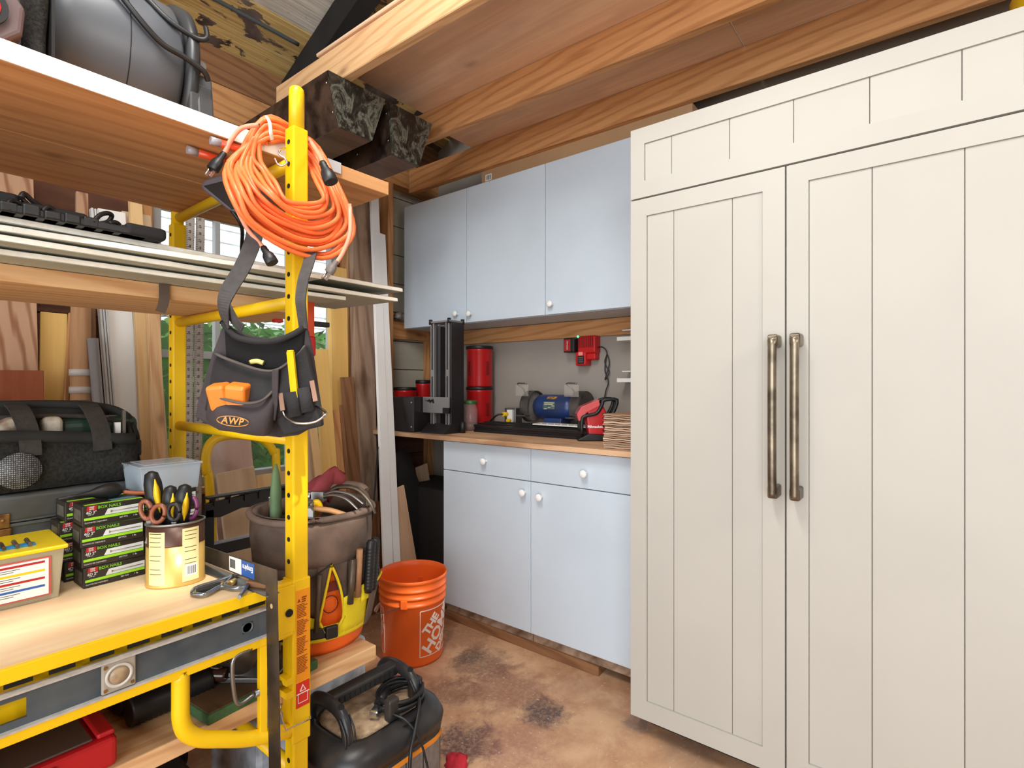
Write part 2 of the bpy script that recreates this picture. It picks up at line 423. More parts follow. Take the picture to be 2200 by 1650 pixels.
# outside: hedge and the pale house wall beyond
LEAFS = [paint('leaf_green', (92, 168, 52), 0.5, 0, .15, 3), paint('leaf_green_light', (160, 208, 110), 0.45, 0, .15, 3), paint('leaf_green_dark', (44, 100, 34), 0.55, 0, .15, 3)]
bm = NB(); rnd = random.Random(3)
for i in range(5200):
    p = Vector((rnd.uniform(0.7, 3.6), rnd.uniform(3.35, 3.85), rnd.uniform(0.2, 1.95)))
    if p.z > 1.68+0.15*math.sin(p.x*5)+0.1*rnd.random(): continue
    a = Vector((rnd.uniform(-1, 1), rnd.uniform(-1, .2), rnd.uniform(-.8, .4))).normalized(); n, q = frame(a)
    s = rnd.uniform(.022, .045); mi = rnd.choice((0, 0, 1, 2))
    v = [bm.verts.new(p+a*s*1.3), bm.verts.new(p+n*s*.7+q*s*.15), bm.verts.new(p-a*s*1.1), bm.verts.new(p-n*s*.7+q*s*.15)]
    f = bm.faces.new(v); f.material_index = mi
box(bm, .7, 3.6, 3.78, 3.9, .0, 1.6)
wobj('hedge', bm, LEAFS, kind='stuff', label='leafy green hedge growing outside the window', cat='hedge')
bm = NB(); box(bm, -6, 9, 3.0, 12, -.2, -.1); obj('ground_outside', bm, paint('outdoor_earth', (120, 110, 90), .9), kind='structure')
bm = NB(); box(bm, 0.3, 6.5, 6.5, 6.8, -.1, 3.6)
for k in range(24): box(bm, .3, 6.5, 6.47, 6.5, .15*k, .15*k+.13)
bm2 = bm; wobj('neighbour_house', bm2, paint('pale_house_siding', (232, 234, 236), .7), label='pale sided house wall beyond the hedge outside', cat='house')

# ceiling: loft deck on joists (grain and length along room Y)
cl = thing('ceiling', None, None, (0, 0, 2.40), kind='structure')
def cbd(nm, x0, x1, y0, y1, z0, z1, m):
    M = basis(((x0+x1)/2, y0, (z0+z1)/2-2.40), (0, 1, 0), (0, 0, 1)); bm = NB()
    if x1-x0 > z1-z0: M = basis(((x0+x1)/2, y0, (z0+z1)/2-2.40), (0, 1, 0), (-1, 0, 0)); box(bm, 0, y1-y0, -(x1-x0)/2, (x1-x0)/2, -(z1-z0)/2, (z1-z0)/2)
    else: box(bm, 0, y1-y0, -(z1-z0)/2, (z1-z0)/2, -(x1-x0)/2, (x1-x0)/2)
    obj(nm, bm, m, cl, M=M, bev=.003, seg=1)
cbd('joist', 1.225, 1.265, -2.6, 2.32, 2.40, 2.54, FIR)
cbd('joist', 1.795, 1.835, -2.6, 2.32, 2.40, 2.54, FIRW)
cbd('joist', 2.225, 2.265, -2.6, 2.58, 2.40, 2.54, FIRW)
for y0, y1 in ((-2.6, -1.86), (-1.855, -.64), (-.635, .585), (.59, 1.98)):
    cbd('plywood_sheet', 1.215, 1.835, y0, y1, 2.541, 2.555, CEILPLY)
for y0, y1 in ((-2.6, -1.3), (-1.295, .583), (.588, 2.05)):
    cbd('plywood_sheet', 1.84, XW, y0, y1, 2.541, 2.555, CEILPLY)
# sloping roof: old sheathing boards, dark rafters
def peeled(name, a, a2, dark, thr):
    m, nt, b = nodes(name); v = coords(nt, (1, 1, 1)); g = noise(nt, coords(nt, (1.2, 40, 40)), 3, 6, .4, .6)
    r1 = ramp(nt, [(.3, lin(a2)), (.62, lin(a))]); nt.links.new(g, r1.inputs[0])
    n = noise(nt, coords(nt, (1, 1.9, 1.9)), 4.2, 9, .6, .62); r2 = ramp(nt, [(thr, (0, 0, 0, 1)), (thr+.022, (1, 1, 1, 1))]); nt.links.new(n, r2.inputs[0])
    r3 = ramp(nt, [(.35, lin(dark)), (.65, lin((112, 96, 88)))]); nt.links.new(noise(nt, v, 7, 5), r3.inputs[0])
    nt.links.new(mixc(nt, r2.outputs[0], r1.outputs[0], r3.outputs[0]), b.inputs['Base Color']); b.inputs['Roughness'].default_value = .85
    bump(nt, b, g, .5, .003); return m
OLDW = peeled('peeling_board', (206, 200, 188), (150, 140, 128), (60, 46, 36), .60)
OLDY = peeled('peeling_board_yellow', (204, 174, 110), (160, 130, 78), (48, 34, 26), .55)
BRAFT = paint('blackened_timber', (30, 26, 24), 0.9, 0, .2, 6, .4, 30)
sl = 0.45; nrm = Vector((0, -1, -1/sl)).normalized()
ROOF = lambda y: 2.80+sl*(2.63-y)
d_ = 0.0; k = 0; up = Vector((0, -1, sl)).normalized()
rf = thing('ceiling_roof', None, None, (0, 2.72, 2.76), kind='structure'); rf.name = 'ceiling.001'
while d_ < 5.4:
    wd = random.Random(k).uniform(.17, .21)
    a = Vector((0, 0, 0))+up*(d_+wd/2)
    M = basis(Vector((-2.6, a.y, a.z)), (1, 0, 0), up); bm = NB(); box(bm, 0, 5.2, -wd/2+.004, wd/2-.004, 0, .02)
    obj('roof_board', bm, [OLDY, OLDY, OLDW, OLDY, OLDW][k % 5], rf, M=M, bev=.002, seg=1)
    d_ += wd; k += 1
for x in (-1.1, -.25, .62, 1.46, 2.2):
    a = Vector((x, -.06, -.02)); M = basis(a, up, (1, 0, 0)); bm = NB(); box(bm, 0, 5.3, -.045, .045, .0, .14)
    M = basis(a, up, (-1, 0, 0)); obj('rafter', bm, BRAFT, rf, M=M, bev=.003, seg=1)

# ================= BLUE CUPBOARDS AND WORKTOP =================
XU, XB = 2.22, 1.92            # door faces of wall units and base units
KN = paint('white_knob', (246, 246, 244), 0.2, 0, .01, 4)
def knob(parent, p):
    bm = NB(); M = basis(p, (0, 1, 0), (0, 0, 1))        # local Z = +X
    M = Matrix(((0, 0, -1, p[0]), (0, 1, 0, p[1]), (1, 0, 0, p[2]), (0, 0, 0, 1)))
    lathe(bm, [(.009, -.001), (.007, .004), (.006, .012), (.012, .017), (.0165, .022), (.0165, .028), (.012, .032), (.001, .034)], 20)
    return obj('knob', bm, KN, parent, M=M)
uy = [2.62, yx(1002, XU), yx(1171, XU), .815]; zb, zt = 1.548, 2.318
lab = ['left', 'middle', 'right']
labs = ['pale blue wall cupboard at the left end of the row, knob at lower right', 'pale blue wall cupboard in the middle of the row of three', 'pale blue wall cupboard at the right, partly behind the cream unit']
for i in range(3):
    y1, y0 = uy[i], uy[i+1]
    t = thing('wall_cupboard', labs[i], 'cupboard', (XU+.15, (y0+y1)/2, zb), group='pale blue wall cupboards')
    bm = NB(); box(bm, -.13, .155, y0-(y0+y1)/2+.0015, y1-(y0+y1)/2-.0015, 0, zt-zb); obj('body', bm, BLUE, t, bev=.001, seg=1)
    bm = NB(); box(bm, -.15, -.131, y0-(y0+y1)/2+.002, y1-(y0+y1)/2-.002, .002, zt-zb-.001)
    d = obj('door', bm, BLUE, t, bev=.0015, seg=1)
    kp = [(983, 675), (1012, 675), (1186, 654)][i]; p = at(kp[0], kp[1], x=XU)
    knob(d, (-.15, p.y-(y0+y1)/2, p.z-zb))
bm = NB(); board('trim_5', (XW-.012, -.5, 1.50), (XW-.012, 2.55, 1.50), .09, .022, FIRW, wdir=(0, 0, 1), kind='structure')
# base units
zc = 0.94
by = [1.96, yx(1140, XB), .82]
labs = ['pale blue base cupboard with drawer, nearer the orange bucket', 'pale blue base cupboard with drawer, beside the cream unit']
seam = at(1140, 1034, x=XB).z
for i in range(2):
    y1, y0 = by[i], by[i+1]; yc = (y0+y1)/2
    t = thing('base_cupboard', labs[i], 'cupboard', (XB+.29, yc, .0), group='pale blue base cupboards')
    bm = NB(); box(bm, -.27, .30, y0-yc+.001, y1-yc-.001, .075, zc-.022); obj('body', bm, BLUE, t, bev=.001, seg=1)
    bm = NB(); box(bm, -.268, -.25, y0-yc+.002, y1-yc-.002, .04, .0745); obj('bottom_rail', bm, GREYWOOD, t, bev=.001, seg=1)
    bm = NB(); box(bm, -.29, -.271, y0-yc+.0015, y1-yc-.0015, .085, seam-.003); d = obj('door', bm, BLUE, t, bev=.0015, seg=1)
    bm = NB(); box(bm, -.29, -.271, y0-yc+.0015, y1-yc-.0015, seam+.001, zc-.03); dr = obj('drawer', bm, BLUE, t, bev=.0015, seg=1)
    for kp, par in (((1119, 1060), d), ((1035, 992), dr)) if i == 0 else (((1155, 1070), d), ((1251, 1019), dr)):
        p = at(kp[0], kp[1], x=XB-.03); knob(par, (-.29, p.y-yc, p.z))
board('timber_skid', (1.96, 2.03, .02), (1.96, 1.07, .02), .06, .04, FIRD, wdir=(1, 0, 0), label='brown timber bearer on the floor under the base cupboards', cat='timber')
board('timber_offcut', (1.93, 2.03, .02), (1.99, 2.11, .02), .045, .04, PALE, wdir=(0, 1, 0), label='short pale timber offcut on the floor beside the cupboard corner', cat='timber')
# worktop (rough plywood with brown front edge)
tb = at(1200, 954, z=zc)
bm = NB(); box(bm, 0, 1.895, -.325, .325, -.022, 0)
WTOP = wood('worktop_plywood', (226, 188, 150), (186, 138, 98), .6, 10, 4, .5, .35, (150, 112, 84))
obj('worktop', bm, WTOP, M=basis((1.875+.325, .812, zc), (0, 1, 0), (-1, 0, 0)), bev=.002, label='long plywood worktop on top of the blue base cupboards', cat='worktop')
# shelf upright under the worktop, left of the base units
for y in (2.02,):
    board('timber_post', (2.30, y+.03, 0), (2.30, y+.03, zc-.025), .04, .09, FIRD, label='dark timber post under the worktop beside the base cupboards', cat='post')
bm = NB(); box(bm, -.2, .2, -.006, .006, 0, .66)

# ================= CREAM REFRIGERATOR =================
XF = 1.681
fy0, fy1 = -.44, at(1355, 900, x=XF).y
fr = thing('refrigerator', 'large cream panelled refrigerator with two tall doors and bronze handles', 'refrigerator', (XF+.3, (fy0+fy1)/2, 0))
fc = (fy0+fy1)/2
ysp = yx(1688, XF); zs = at(1355, 430, x=XF).z; zt = at(1352, 283, x=XF).z; zbm = at(1357, 1535, x=XF).z
bm = NB(); box(bm, -.265, .52, fy0-fc, fy1-fc-.006, .09, zt-.004); obj('body', bm, CREAM, fr, bev=.002)
bm = NB(); box(bm, -.2, .5, fy0-fc+.02, fy1-fc-.03, 0.0, .09); obj('plinth', bm, BLKM, fr)
def panelled(nm, ya, yb, za, zb_, py_l, grooves, st=None, horizontal=False):
    """ya<yb; frame of stiles and rails proud of tongue boards split at the groove positions"""
    s0, s1, r0, r1 = st           # inner opening: y low, y high, z low, z high
    bm = NB(); X0, X1 = -.3, -.272
    for a in ((ya, s0, za, zb_), (s1, yb, za, zb_), (s0, s1, za, r0), (s0, s1, r1, zb_)): box(bm, X0, X1, a[0]-fc, a[1]-fc, a[2], a[3])
    bmesh.ops.remove_doubles(bm, verts=bm.verts, dist=.0001)
    d = obj(nm, bm, CREAM, fr, bev=.0)
    ys = [s0]+sorted(grooves)+[s1]
    for a, b_ in zip(ys, ys[1:]):
        bm = NB(); box(bm, -.2945, -.274, a-fc+.0007, b_-fc-.0007, r0, r1); obj('board', bm, CREAM, d, bev=.0012, seg=1)
    return d
g = lambda px: yx(px, XF)
gap = .0022
dl = panelled('door', ysp+gap, fy1, zbm, zs-.006, 0, [g(1446), g(1572)], (g(1638), g(1389), at(1388, 1507, x=XF).z, at(1389, 463, x=XF).z))
dr = panelled('door', fy0, ysp-gap, zbm, zs-.006, 0, [g(1873), g(2073), g(2073)-.11, g(2073)-.21, g(2073)-.31], (fy0+.08, g(1737), at(1737, 1642, x=XF).z, at(1737, 387, x=XF).z))
tp = panelled('top_panel', fy0, fy1, zs, zt, 0, [g(1441), g(1566), g(1704), g(1868), g(2067), g(2067)-.11], (fy0+.06, g(1384), at(1384, 388, x=XF).z, at(1384, 308, x=XF).z))
def handle(par, px, pyt, pyb, ppx):
    xh = XF-.055; ph = at(px, pyt, x=xh); pb = at(px, pyb, x=xh); y = ph.y-fc
    bm = NB(); xl = xh-XF-.3
    pts = [(-.305, y, ph.z-.012), (xl+.012, y, ph.z-.010), (xl, y, ph.z-.028), (xl-.001, y, (ph.z+pb.z)/2), (xl, y, pb.z+.028), (xl+.012, y, pb.z+.010), (-.305, y, pb.z+.012)]
    tube(bm, [(xl, y, ph.z), (xl-.003, y, ph.z-.1), (xl-.004, y, (ph.z+pb.z)/2), (xl-.003, y, pb.z+.1), (xl, y, pb.z)], .0118, 12, 6)
    h = obj('handle', bm, BRONZE, par)
    for zz in (ph.z-.013, pb.z+.013):
        bm = NB(); box(bm, xl-.002, -.2995, y-.0135, y+.0135, zz-.018, zz+.018); obj('bracket', bm, BRONZE, h, bev=.006, seg=3)
handle(dl, 1659, 722, 1068, 0); handle(dr, 1707, 719, 1073, 0)
# yellow tin on top of the refrigerator
p = at(2188, 22, z=zt)
bm = NB(); lathe(bm, [(.07, 0), (.075, .01), (.075, .18), (.07, .19)], 28)
obj('yellow_tub', bm, paint('amber_plastic', (226, 178, 24), .4), loc=(XF+.32, -.245, zt), label='yellow tub standing on top of the cream refrigerator', cat='tub')
# long cardboard box on the wall units
CARD = paint('cardboard', (178, 142, 104), .8, 0, .05, 4)
c0 = at(1032, 400, x=2.25)
bt = thing('cardboard_box', 'long flat cardboard box lying on top of the wall cupboards', 'box', (2.36, 1.40, 2.318))
bm = NB(); box(bm, -.1, .12, -.60, c0.y-1.40, 0, .085); o_ = obj('body', bm, CARD, bt, bev=.002)
LBL = paint('white_label', (238, 238, 234), .5, 0, .01, 3); INK = paint('black_ink', (30, 30, 32), .6, 0, .02, 3)
yl = c0.y-1.40
bm = NB(); box(bm, -.1012, -.0999, yl-.075, yl-.03, .022, .058); obj('label', bm, LBL, bt)
bm = NB()
for k in range(9): box(bm, -.1016, -.1008, yl-.07+.004*k, yl-.07+.004*k+(.0015 if k % 3 else .0028), .027, .053)
obj('barcode', bm, INK, bt)
# ================= YELLOW SCAFFOLD =================
XP, YP = .643, 1.141           # near corner of the near post
TB = .038
sc_ = thing('scaffold', 'yellow steel rolling scaffold used as tool shelving', 'scaffold', (XP, YP, 0))
def S(nm, bm, m=YEL, **k):
    bmesh.ops.translate(bm, verts=bm.verts, vec=(-XP, -YP, 0)); return obj(nm, bm, m, sc_, **k)
HOLE = paint('hole_shadow', (24, 18, 8), .9, 0, .05, 4)
def post(x, y, ztop, name='post'):
    bm = NB(); box(bm, x, x+TB, y, y+TB, .12, ztop-.1); o = S(name, bm, bev=.004)
    bm = NB(); lathe(bm, [(.0172, 0), (.0172, .085), (.0158, .095), (.011, .1), (.001, .101)], 20, Matrix.Translation((x+TB/2, y+TB/2, ztop-.102)))
    S('post_cap', bm)
    bm = NB(); cyl(bm, (x-.0015, y+TB*.5, ztop-.02), (x+.004, y+TB*.5, ztop-.02), .003)
    zs_ = [ztop-.135-.0508*k for k in range(int((ztop-.3)/.0508))]
    first = None
    for z in zs_:
        if first is None:
            bm = NB(); cyl(bm, (-.0012, 0, 0), (.004, 0, 0), .0056, seg=14); first = bm_ = obj('pin_hole', bm, HOLE, sc_, loc=(x-XP, y+TB*.5-YP, z))
        else:
            c = first.copy(); COL.objects.link(c); c.location = (x-XP, y+TB*.5-YP, z)
    # adjusting sleeve, caster
    bm = NB(); box(bm, x-.0035, x+TB+.0035, y-.0035, y+TB+.0035, .378, .752); S('sleeve', bm, bev=.003)
    bm = NB(); cyl(bm, (x+TB/2, y+TB/2, .095), (x+TB/2, y+TB/2, .125), .012); cyl(bm, (x+TB/2-.012, y+TB/2, .05), (x+TB/2+.012, y+TB/2, .05), .05, seg=28)
    box(bm, x+TB/2-.02, x+TB/2-.014, y+TB/2-.02, y+TB/2+.02, .03, .1); box(bm, x+TB/2+.014, x+TB/2+.02, y+TB/2-.02, y+TB/2+.02, .03, .1)
    S('caster', bm, BLACK)
YP2 = YP+.70; ZT = at(630, 178, y=YP+.01).z
post(XP, YP, ZT); post(XP, YP2, 1.80)
post(XP-1.88, YP, ZT); post(XP-1.88, YP2, 1.80)
for xx in (XP, XP-1.88):
    for z in (1.07, 1.392, 1.718):
        bm = NB(); cyl(bm, (xx+TB/2, YP+TB, z), (xx+TB/2, YP2, z), .0145, seg=20); S('rung', bm)
    bm = NB(); cyl(bm, (xx+TB/2, YP+TB, .30), (xx+TB/2, YP2, .30), .0145, seg=20); S('rung', bm)
    bm = NB(); box(bm, xx+.004, xx+.034, YP+TB, YP2, .43, .45); S('rung', bm)
# side rails (channels) front and back, gussets, bracing loops
def rail(y0, s):
    x0, x1 = XP-1.84, XP-.002
    bm = NB()
    box(bm, x0, x1, y0-.030*s if s > 0 else y0, y0 if s > 0 else y0-.030*s, .728, .7495)
    box(bm, x0, x1, *(sorted((y0-.034*s, y0))), .632, .652)
    box(bm, x0, x1, *(sorted((y0+.004*s, y0))), .632, .7495)
    S('side_rail', bm, bev=.002)
    bm = NB(); box(bm, XP-.040, XP+.001, *(sorted((y0-.032*s, y0-.0345*s))), .640, .745); S('gusset', bm, bev=.001)
rail(YP+.028, 1); rail(YP2+.010, -1)
bm = NB(); cyl(bm, (XP-.014, YP-.010, .685), (XP-.014, YP-.0055, .685), .0085); S('gusset_hole', bm, HOLE)
for y in (YP-.004+.012,):
    pts = [at(388, 1440, y=y), at(388, 1500, y=y), at(389, 1545, y=y), at(400, 1572, y=y), at(428, 1586, y=y), at(470, 1588, y=y), at(540, 1586, y=y), (XP+.0, y+.006, at(606, 1583, y=y).z)]
    bm = NB(); tube(bm, pts, .0158, 16, 6); S('brace_loop', bm)
# slotted track behind the rail
bm = NB()
for k in range(26): box(bm, XP-.06-.055*k, XP-.06-.055*k-.035, YP+.010, YP+.013, .716, .7265)
S('lock_slots', bm, HOLE, kind='stuff')
# locking latch and wire clip near the foot of the sleeve
bm = NB(); box(bm, XP-.075, XP-.06, YP+.0, YP+.016, .43, .64); box(bm, XP-.0745, XP-.0, YP+.004, YP+.014, .625, .64); S('latch_bar', bm, bev=.001)
bm = NB(); q = [at(540, 1395, y=YP-.004), at(505, 1412, y=YP-.004), at(499, 1445, y=YP-.004), at(505, 1500, y=YP-.004), at(516, 1512, y=YP-.004), at(545, 1492, y=YP-.004)]
tube(bm, q, .0042, 10, 5); S('latch_handle', bm, STEEL)
bm = NB(); cyl(bm, at(545, 1492, y=YP+.008), at(612, 1466, y=YP+.018), .0075, seg=14); S('latch_bolt', bm, STEEL)
bm = NB(); box(bm, XP-.02, XP, YP-.006, YP+.03, .490, .505); box(bm, XP-.02, XP, YP-.006, YP+.03, .520, .535); S('latch_lug', bm, bev=.001)
bm = NB(); y = YP-.012
q = [at(604, 1512, y=y), at(603, 1530, y=y), at(614, 1569, y=y), at(640, 1556, y=y), at(667, 1544, y=y), at(664, 1520, y=YP+.03)]
tube(bm, q, .0017, 8, 1); S('spring_clip', bm, CHROME)
# caution labels on the sleeve face
OL = paint('orange_label', (240, 150, 20), .5, 0, .02, 4); RL = paint('red_label', (214, 44, 30), .5, 0, .02, 4)
yf = YP-.0035
bm = NB(); box(bm, XP+.0045, XP+.038, yf-.0008, yf+.0005, .517, .727); cl_ = S('caution_label', bm, OL)
INKR = paint('label_ink', (140, 60, 14), .6, 0, .02, 4)
def label_text(parent, body, x, z, size, m, off=.0012):
    return text('lettering', body, size, m, parent, FACE_NY((x, -.0035-off, z)), extrude=.0002)
fine_print(sc_, .018, .034, .709, 3, .0048, -.0048, INKR, 3, .6)
bm = NB(); prism(bm, [(.0075, .700), (.0155, .700), (.0115, .708)], -.0050, -.0042, 'Y'); obj('warning_triangle', bm, INKR, sc_)
for n_, zz in ((9, .694), (10, .658), (11, .618), (11, .574)):
    fine_print(sc_, .0065, .036, zz, n_, .0036, -.0048, INKR, n_+int(zz*1000))
bm = NB(); box(bm, XP+.0045, XP+.038, yf-.0008, yf+.0005, .458, .515); S('warning_label', bm, RL)
bm = NB(); prism(bm, [(.013, .494), (.029, .494), (.021, .509)], -.0050, -.0042, 'Y'); obj('warning_triangle', bm, WHITE, sc_)
bm = NB(); prism(bm, [(.0165, .496), (.0255, .496), (.021, .5055)], -.0055, -.0050, 'Y'); obj('warning_mark', bm, RL, sc_)
bm = NB(); box(bm, .0055, .037, -.0050, -.0042, .4885, .4905)
for a in ((.009, .010, .468, .4885), (.0325, .0335, .468, .4885), (.009, .0335, .468, .469)): box(bm, a[0], a[1], -.0050, -.0042, a[2], a[3])
obj('warning_drawing', bm, WHITE, sc_)

# plywood platform
DZ = .750
bm = NB(); box(bm, 0, 1.80, -.34, .34, -.016, 0)
obj('platform', bm, DECK, M=basis((XP-.018-1.80, YP+.35+.003, DZ), (1, 0, 0), (0, 1, 0)), bev=.001, label='plywood scaffold platform with yellow rim carrying nail boxes and tools', cat='platform')
bm = NB(); box(bm, XP-1.84, XP-.004, YP-.0025, YP+.0012, .7295, .752); S('platform_rim', bm, bev=.0006)
# top shelf, two planks
ZT1 = 1.7345
WEDGE = paint('white_painted_edge', (246, 246, 242), .5, 0, .01, 5, .1, 60)
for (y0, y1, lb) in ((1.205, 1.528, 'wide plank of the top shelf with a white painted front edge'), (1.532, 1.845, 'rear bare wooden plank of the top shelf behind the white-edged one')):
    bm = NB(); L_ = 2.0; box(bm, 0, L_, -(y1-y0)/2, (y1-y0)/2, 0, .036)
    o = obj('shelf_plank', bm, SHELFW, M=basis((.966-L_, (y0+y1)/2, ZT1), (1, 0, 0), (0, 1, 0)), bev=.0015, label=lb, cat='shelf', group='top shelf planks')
    if y0 < 1.3:
        bm = NB(); box(bm, 0, L_-.30, -(y1-y0)/2-.0016, -(y1-y0)/2+.0005, .001, .0355); obj('painted_edge', bm, WEDGE, o)
# middle shelf plank
bm = NB(); box(bm, 0, 1.9, -.17, .17, 0, .036)
obj('shelf_plank', bm, FIR, M=basis((.885-1.9, 1.64, 1.4075), (1, 0, 0), (0, 1, 0)), bev=.0015, label='wooden plank of the middle shelf under the drywall sheets', cat='shelf')
# lower plank shelf
for (y0, y1, lb) in ((1.185, 1.47, 'front pale plank of the bottom shelf, under the bucket of tools'), (1.475, 1.76, 'back plank of the bottom shelf')):
    bm = NB(); box(bm, 0, 2.1, -(y1-y0)/2, (y1-y0)/2, 0, .038)
    obj('shelf_plank', bm, FIR if y0 < 1.3 else FIRD, M=basis((.908-2.1, (y0+y1)/2, .452), (1, 0, 0), (0, 1, 0)), bev=.003, label=lb, cat='shelf', group='bottom shelf planks')
# cement board sheets on the middle shelf
GB = paint('cement_board', (172, 174, 160), .85, 0, .05, 5, .2, 60); GE = paint('board_edge', (250, 246, 232), .9, 0, .05, 14, .8, 90)
def sheet(pl, pr, z0, z1, lb, depth=.30, endcut=0):
    a = at(pl[0], pl[1], z=z1); b = at(pr[0], pr[1], z=z1); d = (b-a).normalized(); a = a-d*1.1
    M = basis((a.x, a.y, z0), d, (0, 1, 0)); L_ = (b-a).length
    t = thing('cement_board', lb, 'board', M=M, group='cement board sheets')
    bm = NB(); prism(bm, [(0, 0), (L_-.004, 0), (L_-.03, depth), (0, depth)], 0, z1-z0, 'Z')
    obj('sheet', bm, GB, t)
    bm = NB()
    for x in (.25, L_-.35): box(bm, x, x+.02, .05, depth-.03, -.0055, 0)
    if z0 > 1.45: obj('spacer', bm, GB, t)
    bm = NB(); rr = random.Random(int(z0*1e4)); n = 60; lo = []; hi = []
    for i in range(n+1):
        x = L_*i/n; lo.append(Vector((x, -.002-rr.random()*.002, .0008+rr.random()*.0006))); hi.append(Vector((x, -.0005-rr.random()*.0025, z1-z0-.0005-rr.random()*.0012)))
    rings = [[lo[i], hi[i], hi[i]+Vector((0, .004, 0)), lo[i]+Vector((0, .004, 0))] for i in range(n+1)]
    loft(bm, rings, True, False); obj('broken_edge', bm, GE, t)
sheet((0, 534), (742, 637), 1.4445, 1.4565, 'cement board sheet lowest of the stack, short right end', .28)
sheet((0, 503), (853, 640), 1.4615, 1.4740, 'cement board sheet second from the bottom of the stack', .30)
sheet((0, 482), (690, 590), 1.4790, 1.4915, 'cement board sheet third from the bottom of the stack', .28)
sheet((0, 462), (864, 619), 1.4965, 1.5095, 'uppermost cement board sheet of the stack, tools lying on it', .30)
# dark strap round the middle shelf
bm = NB(); ribbon(bm, [(.492, 1.464, 1.4435), (.492, 1.464, 1.425), (.491, 1.462, 1.404), (.488, 1.462, 1.388), (.484, 1.466, 1.374)], (1, 0, 0), .022, .0025)
wobj('strap', bm, paint('brown_webbing', (98, 84, 74), .8), label='brown webbing strap hanging over the front of the middle shelf plank', cat='strap')
# ================= TIMBER LEANING ALONG THE WINDOW WALL =================
def onlean(px, py, y0, s):
    r = ray(px, py); k = (y0+s*H)/(r.y-s*r.z)
    return Vector((r.x*k, r.y*k, H+r.z*k))
def lean(name, label, cat, top, bot, y0, s, th, m, group=None, zfloor=0.0, bev=.0015):
    tl, tr = onlean(top[0], top[2], y0, s), onlean(top[1], top[2], y0, s)
    bl, br = onlean(bot[0], bot[2], y0, s), onlean(bot[1], bot[2], y0, s)
    a = (tl+tr)/2; b = (bl+br)/2; w = (abs(tr.x-tl.x)+abs(br.x-bl.x))/2
    d = (b-a).normalized(); k = (zfloor+.004-a.z)/d.z; e = a+d*k
    M = basis(e, a-e, (1, 0, 0)); bm = NB(); L = (a-e).length
    box(bm, 0, L, -w/2, w/2, 0, th)      # local Z points to -Y side or +Y side; keep thickness behind
    if (M.to_3x3() @ Vector((0, 0, 1))).y < 0: bmesh.ops.translate(bm, verts=bm.verts, vec=(0, 0, -th))
    return obj(name, bm, m, M=M, bev=bev, seg=1, label=label, cat=cat, group=group)
GRP = 'timber leaning by the window wall'
lean('rough_plank', 'wide rough sawn plank with dark knot, farthest left of the leaning timber', 'plank', (-70, 68, 330), (-66, 84, 720), 2.50, .03, .035, ROUGH, GRP)
REDW = wood('red_board', (176, 102, 70), (146, 78, 50), .6, 14, 5, .5, .3)
lean('short_board', 'smooth reddish brown board standing in front of the knotty rough plank', 'board', (-80, 93, 795), (-80, 97, 980), 2.35, .03, .02, REDW, GRP)
lean('plywood_strip', 'yellow plywood strip between the rough plank and the taped pole', 'plywood', (82, 150, 672), (90, 138, 850), 2.55, .03, .012, YPLY, GRP)
lean('batten', 'narrow brown batten at the right edge of the yellow plywood strip', 'batten', (150, 158, 672), (138, 150, 850), 2.5, .03, .02, FIRW, GRP)
lean('batten', 'pale batten with bolt holes in its top, rising above the tool straps', 'batten', (163, 191, 413), (166, 190, 640), 2.56, .03, .02, ROUGH, GRP)
# taped pole
a = onlean(174, 640, 2.44, .03); b = onlean(173, 860, 2.44, .03); d = (a-b).normalized(); e = b-d*(b.z/d.z)
pol = thing('wooden_pole', 'round wooden pole with clear tape rings, leaning left of the white panel', 'pole', M=basis(e, d, (1, 0, 0)))
bm = NB(); cyl(bm, (0, 0, 0), ((a-e).length+.05, 0, 0), .0335, .030, 24); obj('shaft', bm, wood('pole_wood', (196, 156, 118), (158, 112, 76), .45, 20, 2, .1, .2), pol)
TAPE = clear('clear_tape', (235, 235, 232), .15, .6)
for py in (801, 838):
    p = onlean(174, py, 2.44, .03); l_ = (p-e).dot(d); bm = NB(); cyl(bm, (l_-.012, 0, 0), (l_+.012, 0, 0), .0345, .0345, 24); obj('tape', bm, TAPE, pol)
GREYP = paint('grey_pipe', (150, 148, 150), .35, .3, .04, 6)
a = onlean(199, 727, 2.40, .03); b = onlean(210, 860, 2.40, .03); d = (a-b).normalized(); e = b-d*(b.z/d.z)
bm = NB(); cyl(bm, e, a, .017, .017, 18); wobj('grey_pipe', bm, GREYP, label='smooth grey plastic pipe leaning right of the taped pole', cat='pipe')
lean('dark_board', 'dark brown narrow board behind the grey pipe', 'board', (188, 205, 640), (190, 210, 850), 2.58, .02, .02, FIRD, GRP)
TRIMG = paint('primed_trim', (205, 205, 202), .5, 0, .03, 5)
for i, (a_, b_) in enumerate((((208, 214), (229, 235)), ((215, 220), (236, 241)), ((221, 226), (242, 247)))):
    lean('trim_strip', ['leftmost', 'middle', 'rightmost'][i]+' of three thin primed strips leaning against the white panel', 'strip', (a_[0]-12, a_[1]-13, 446+i*2), (b_[0], b_[1], 850), 2.47-.0*i, .03, .03, TRIMG, 'thin primed strips')
lean('melamine_sheet', 'smooth white panel leaning behind the tool bag', 'panel', (210, 270, 452), (239, 297, 850), 2.50, .04, .016, WHITE)
lean('plywood_offcut', 'pale plywood piece behind the top of the black straps', 'plywood', (262, 324, 458), (275, 338, 640), 2.54, .04, .016, BEIGE)
lean('stud', 'pale grained stud, first to the right of the white panel', 'stud', (278, 305, 400), (305, 330, 973), 2.42, .06, .03, PALE, GRP)
lean('stud', 'reddish stud leaning directly left of the rear scaffold post', 'stud', (318, 342, 640), (330, 357, 966), 2.36, .06, .03, FIR, GRP)
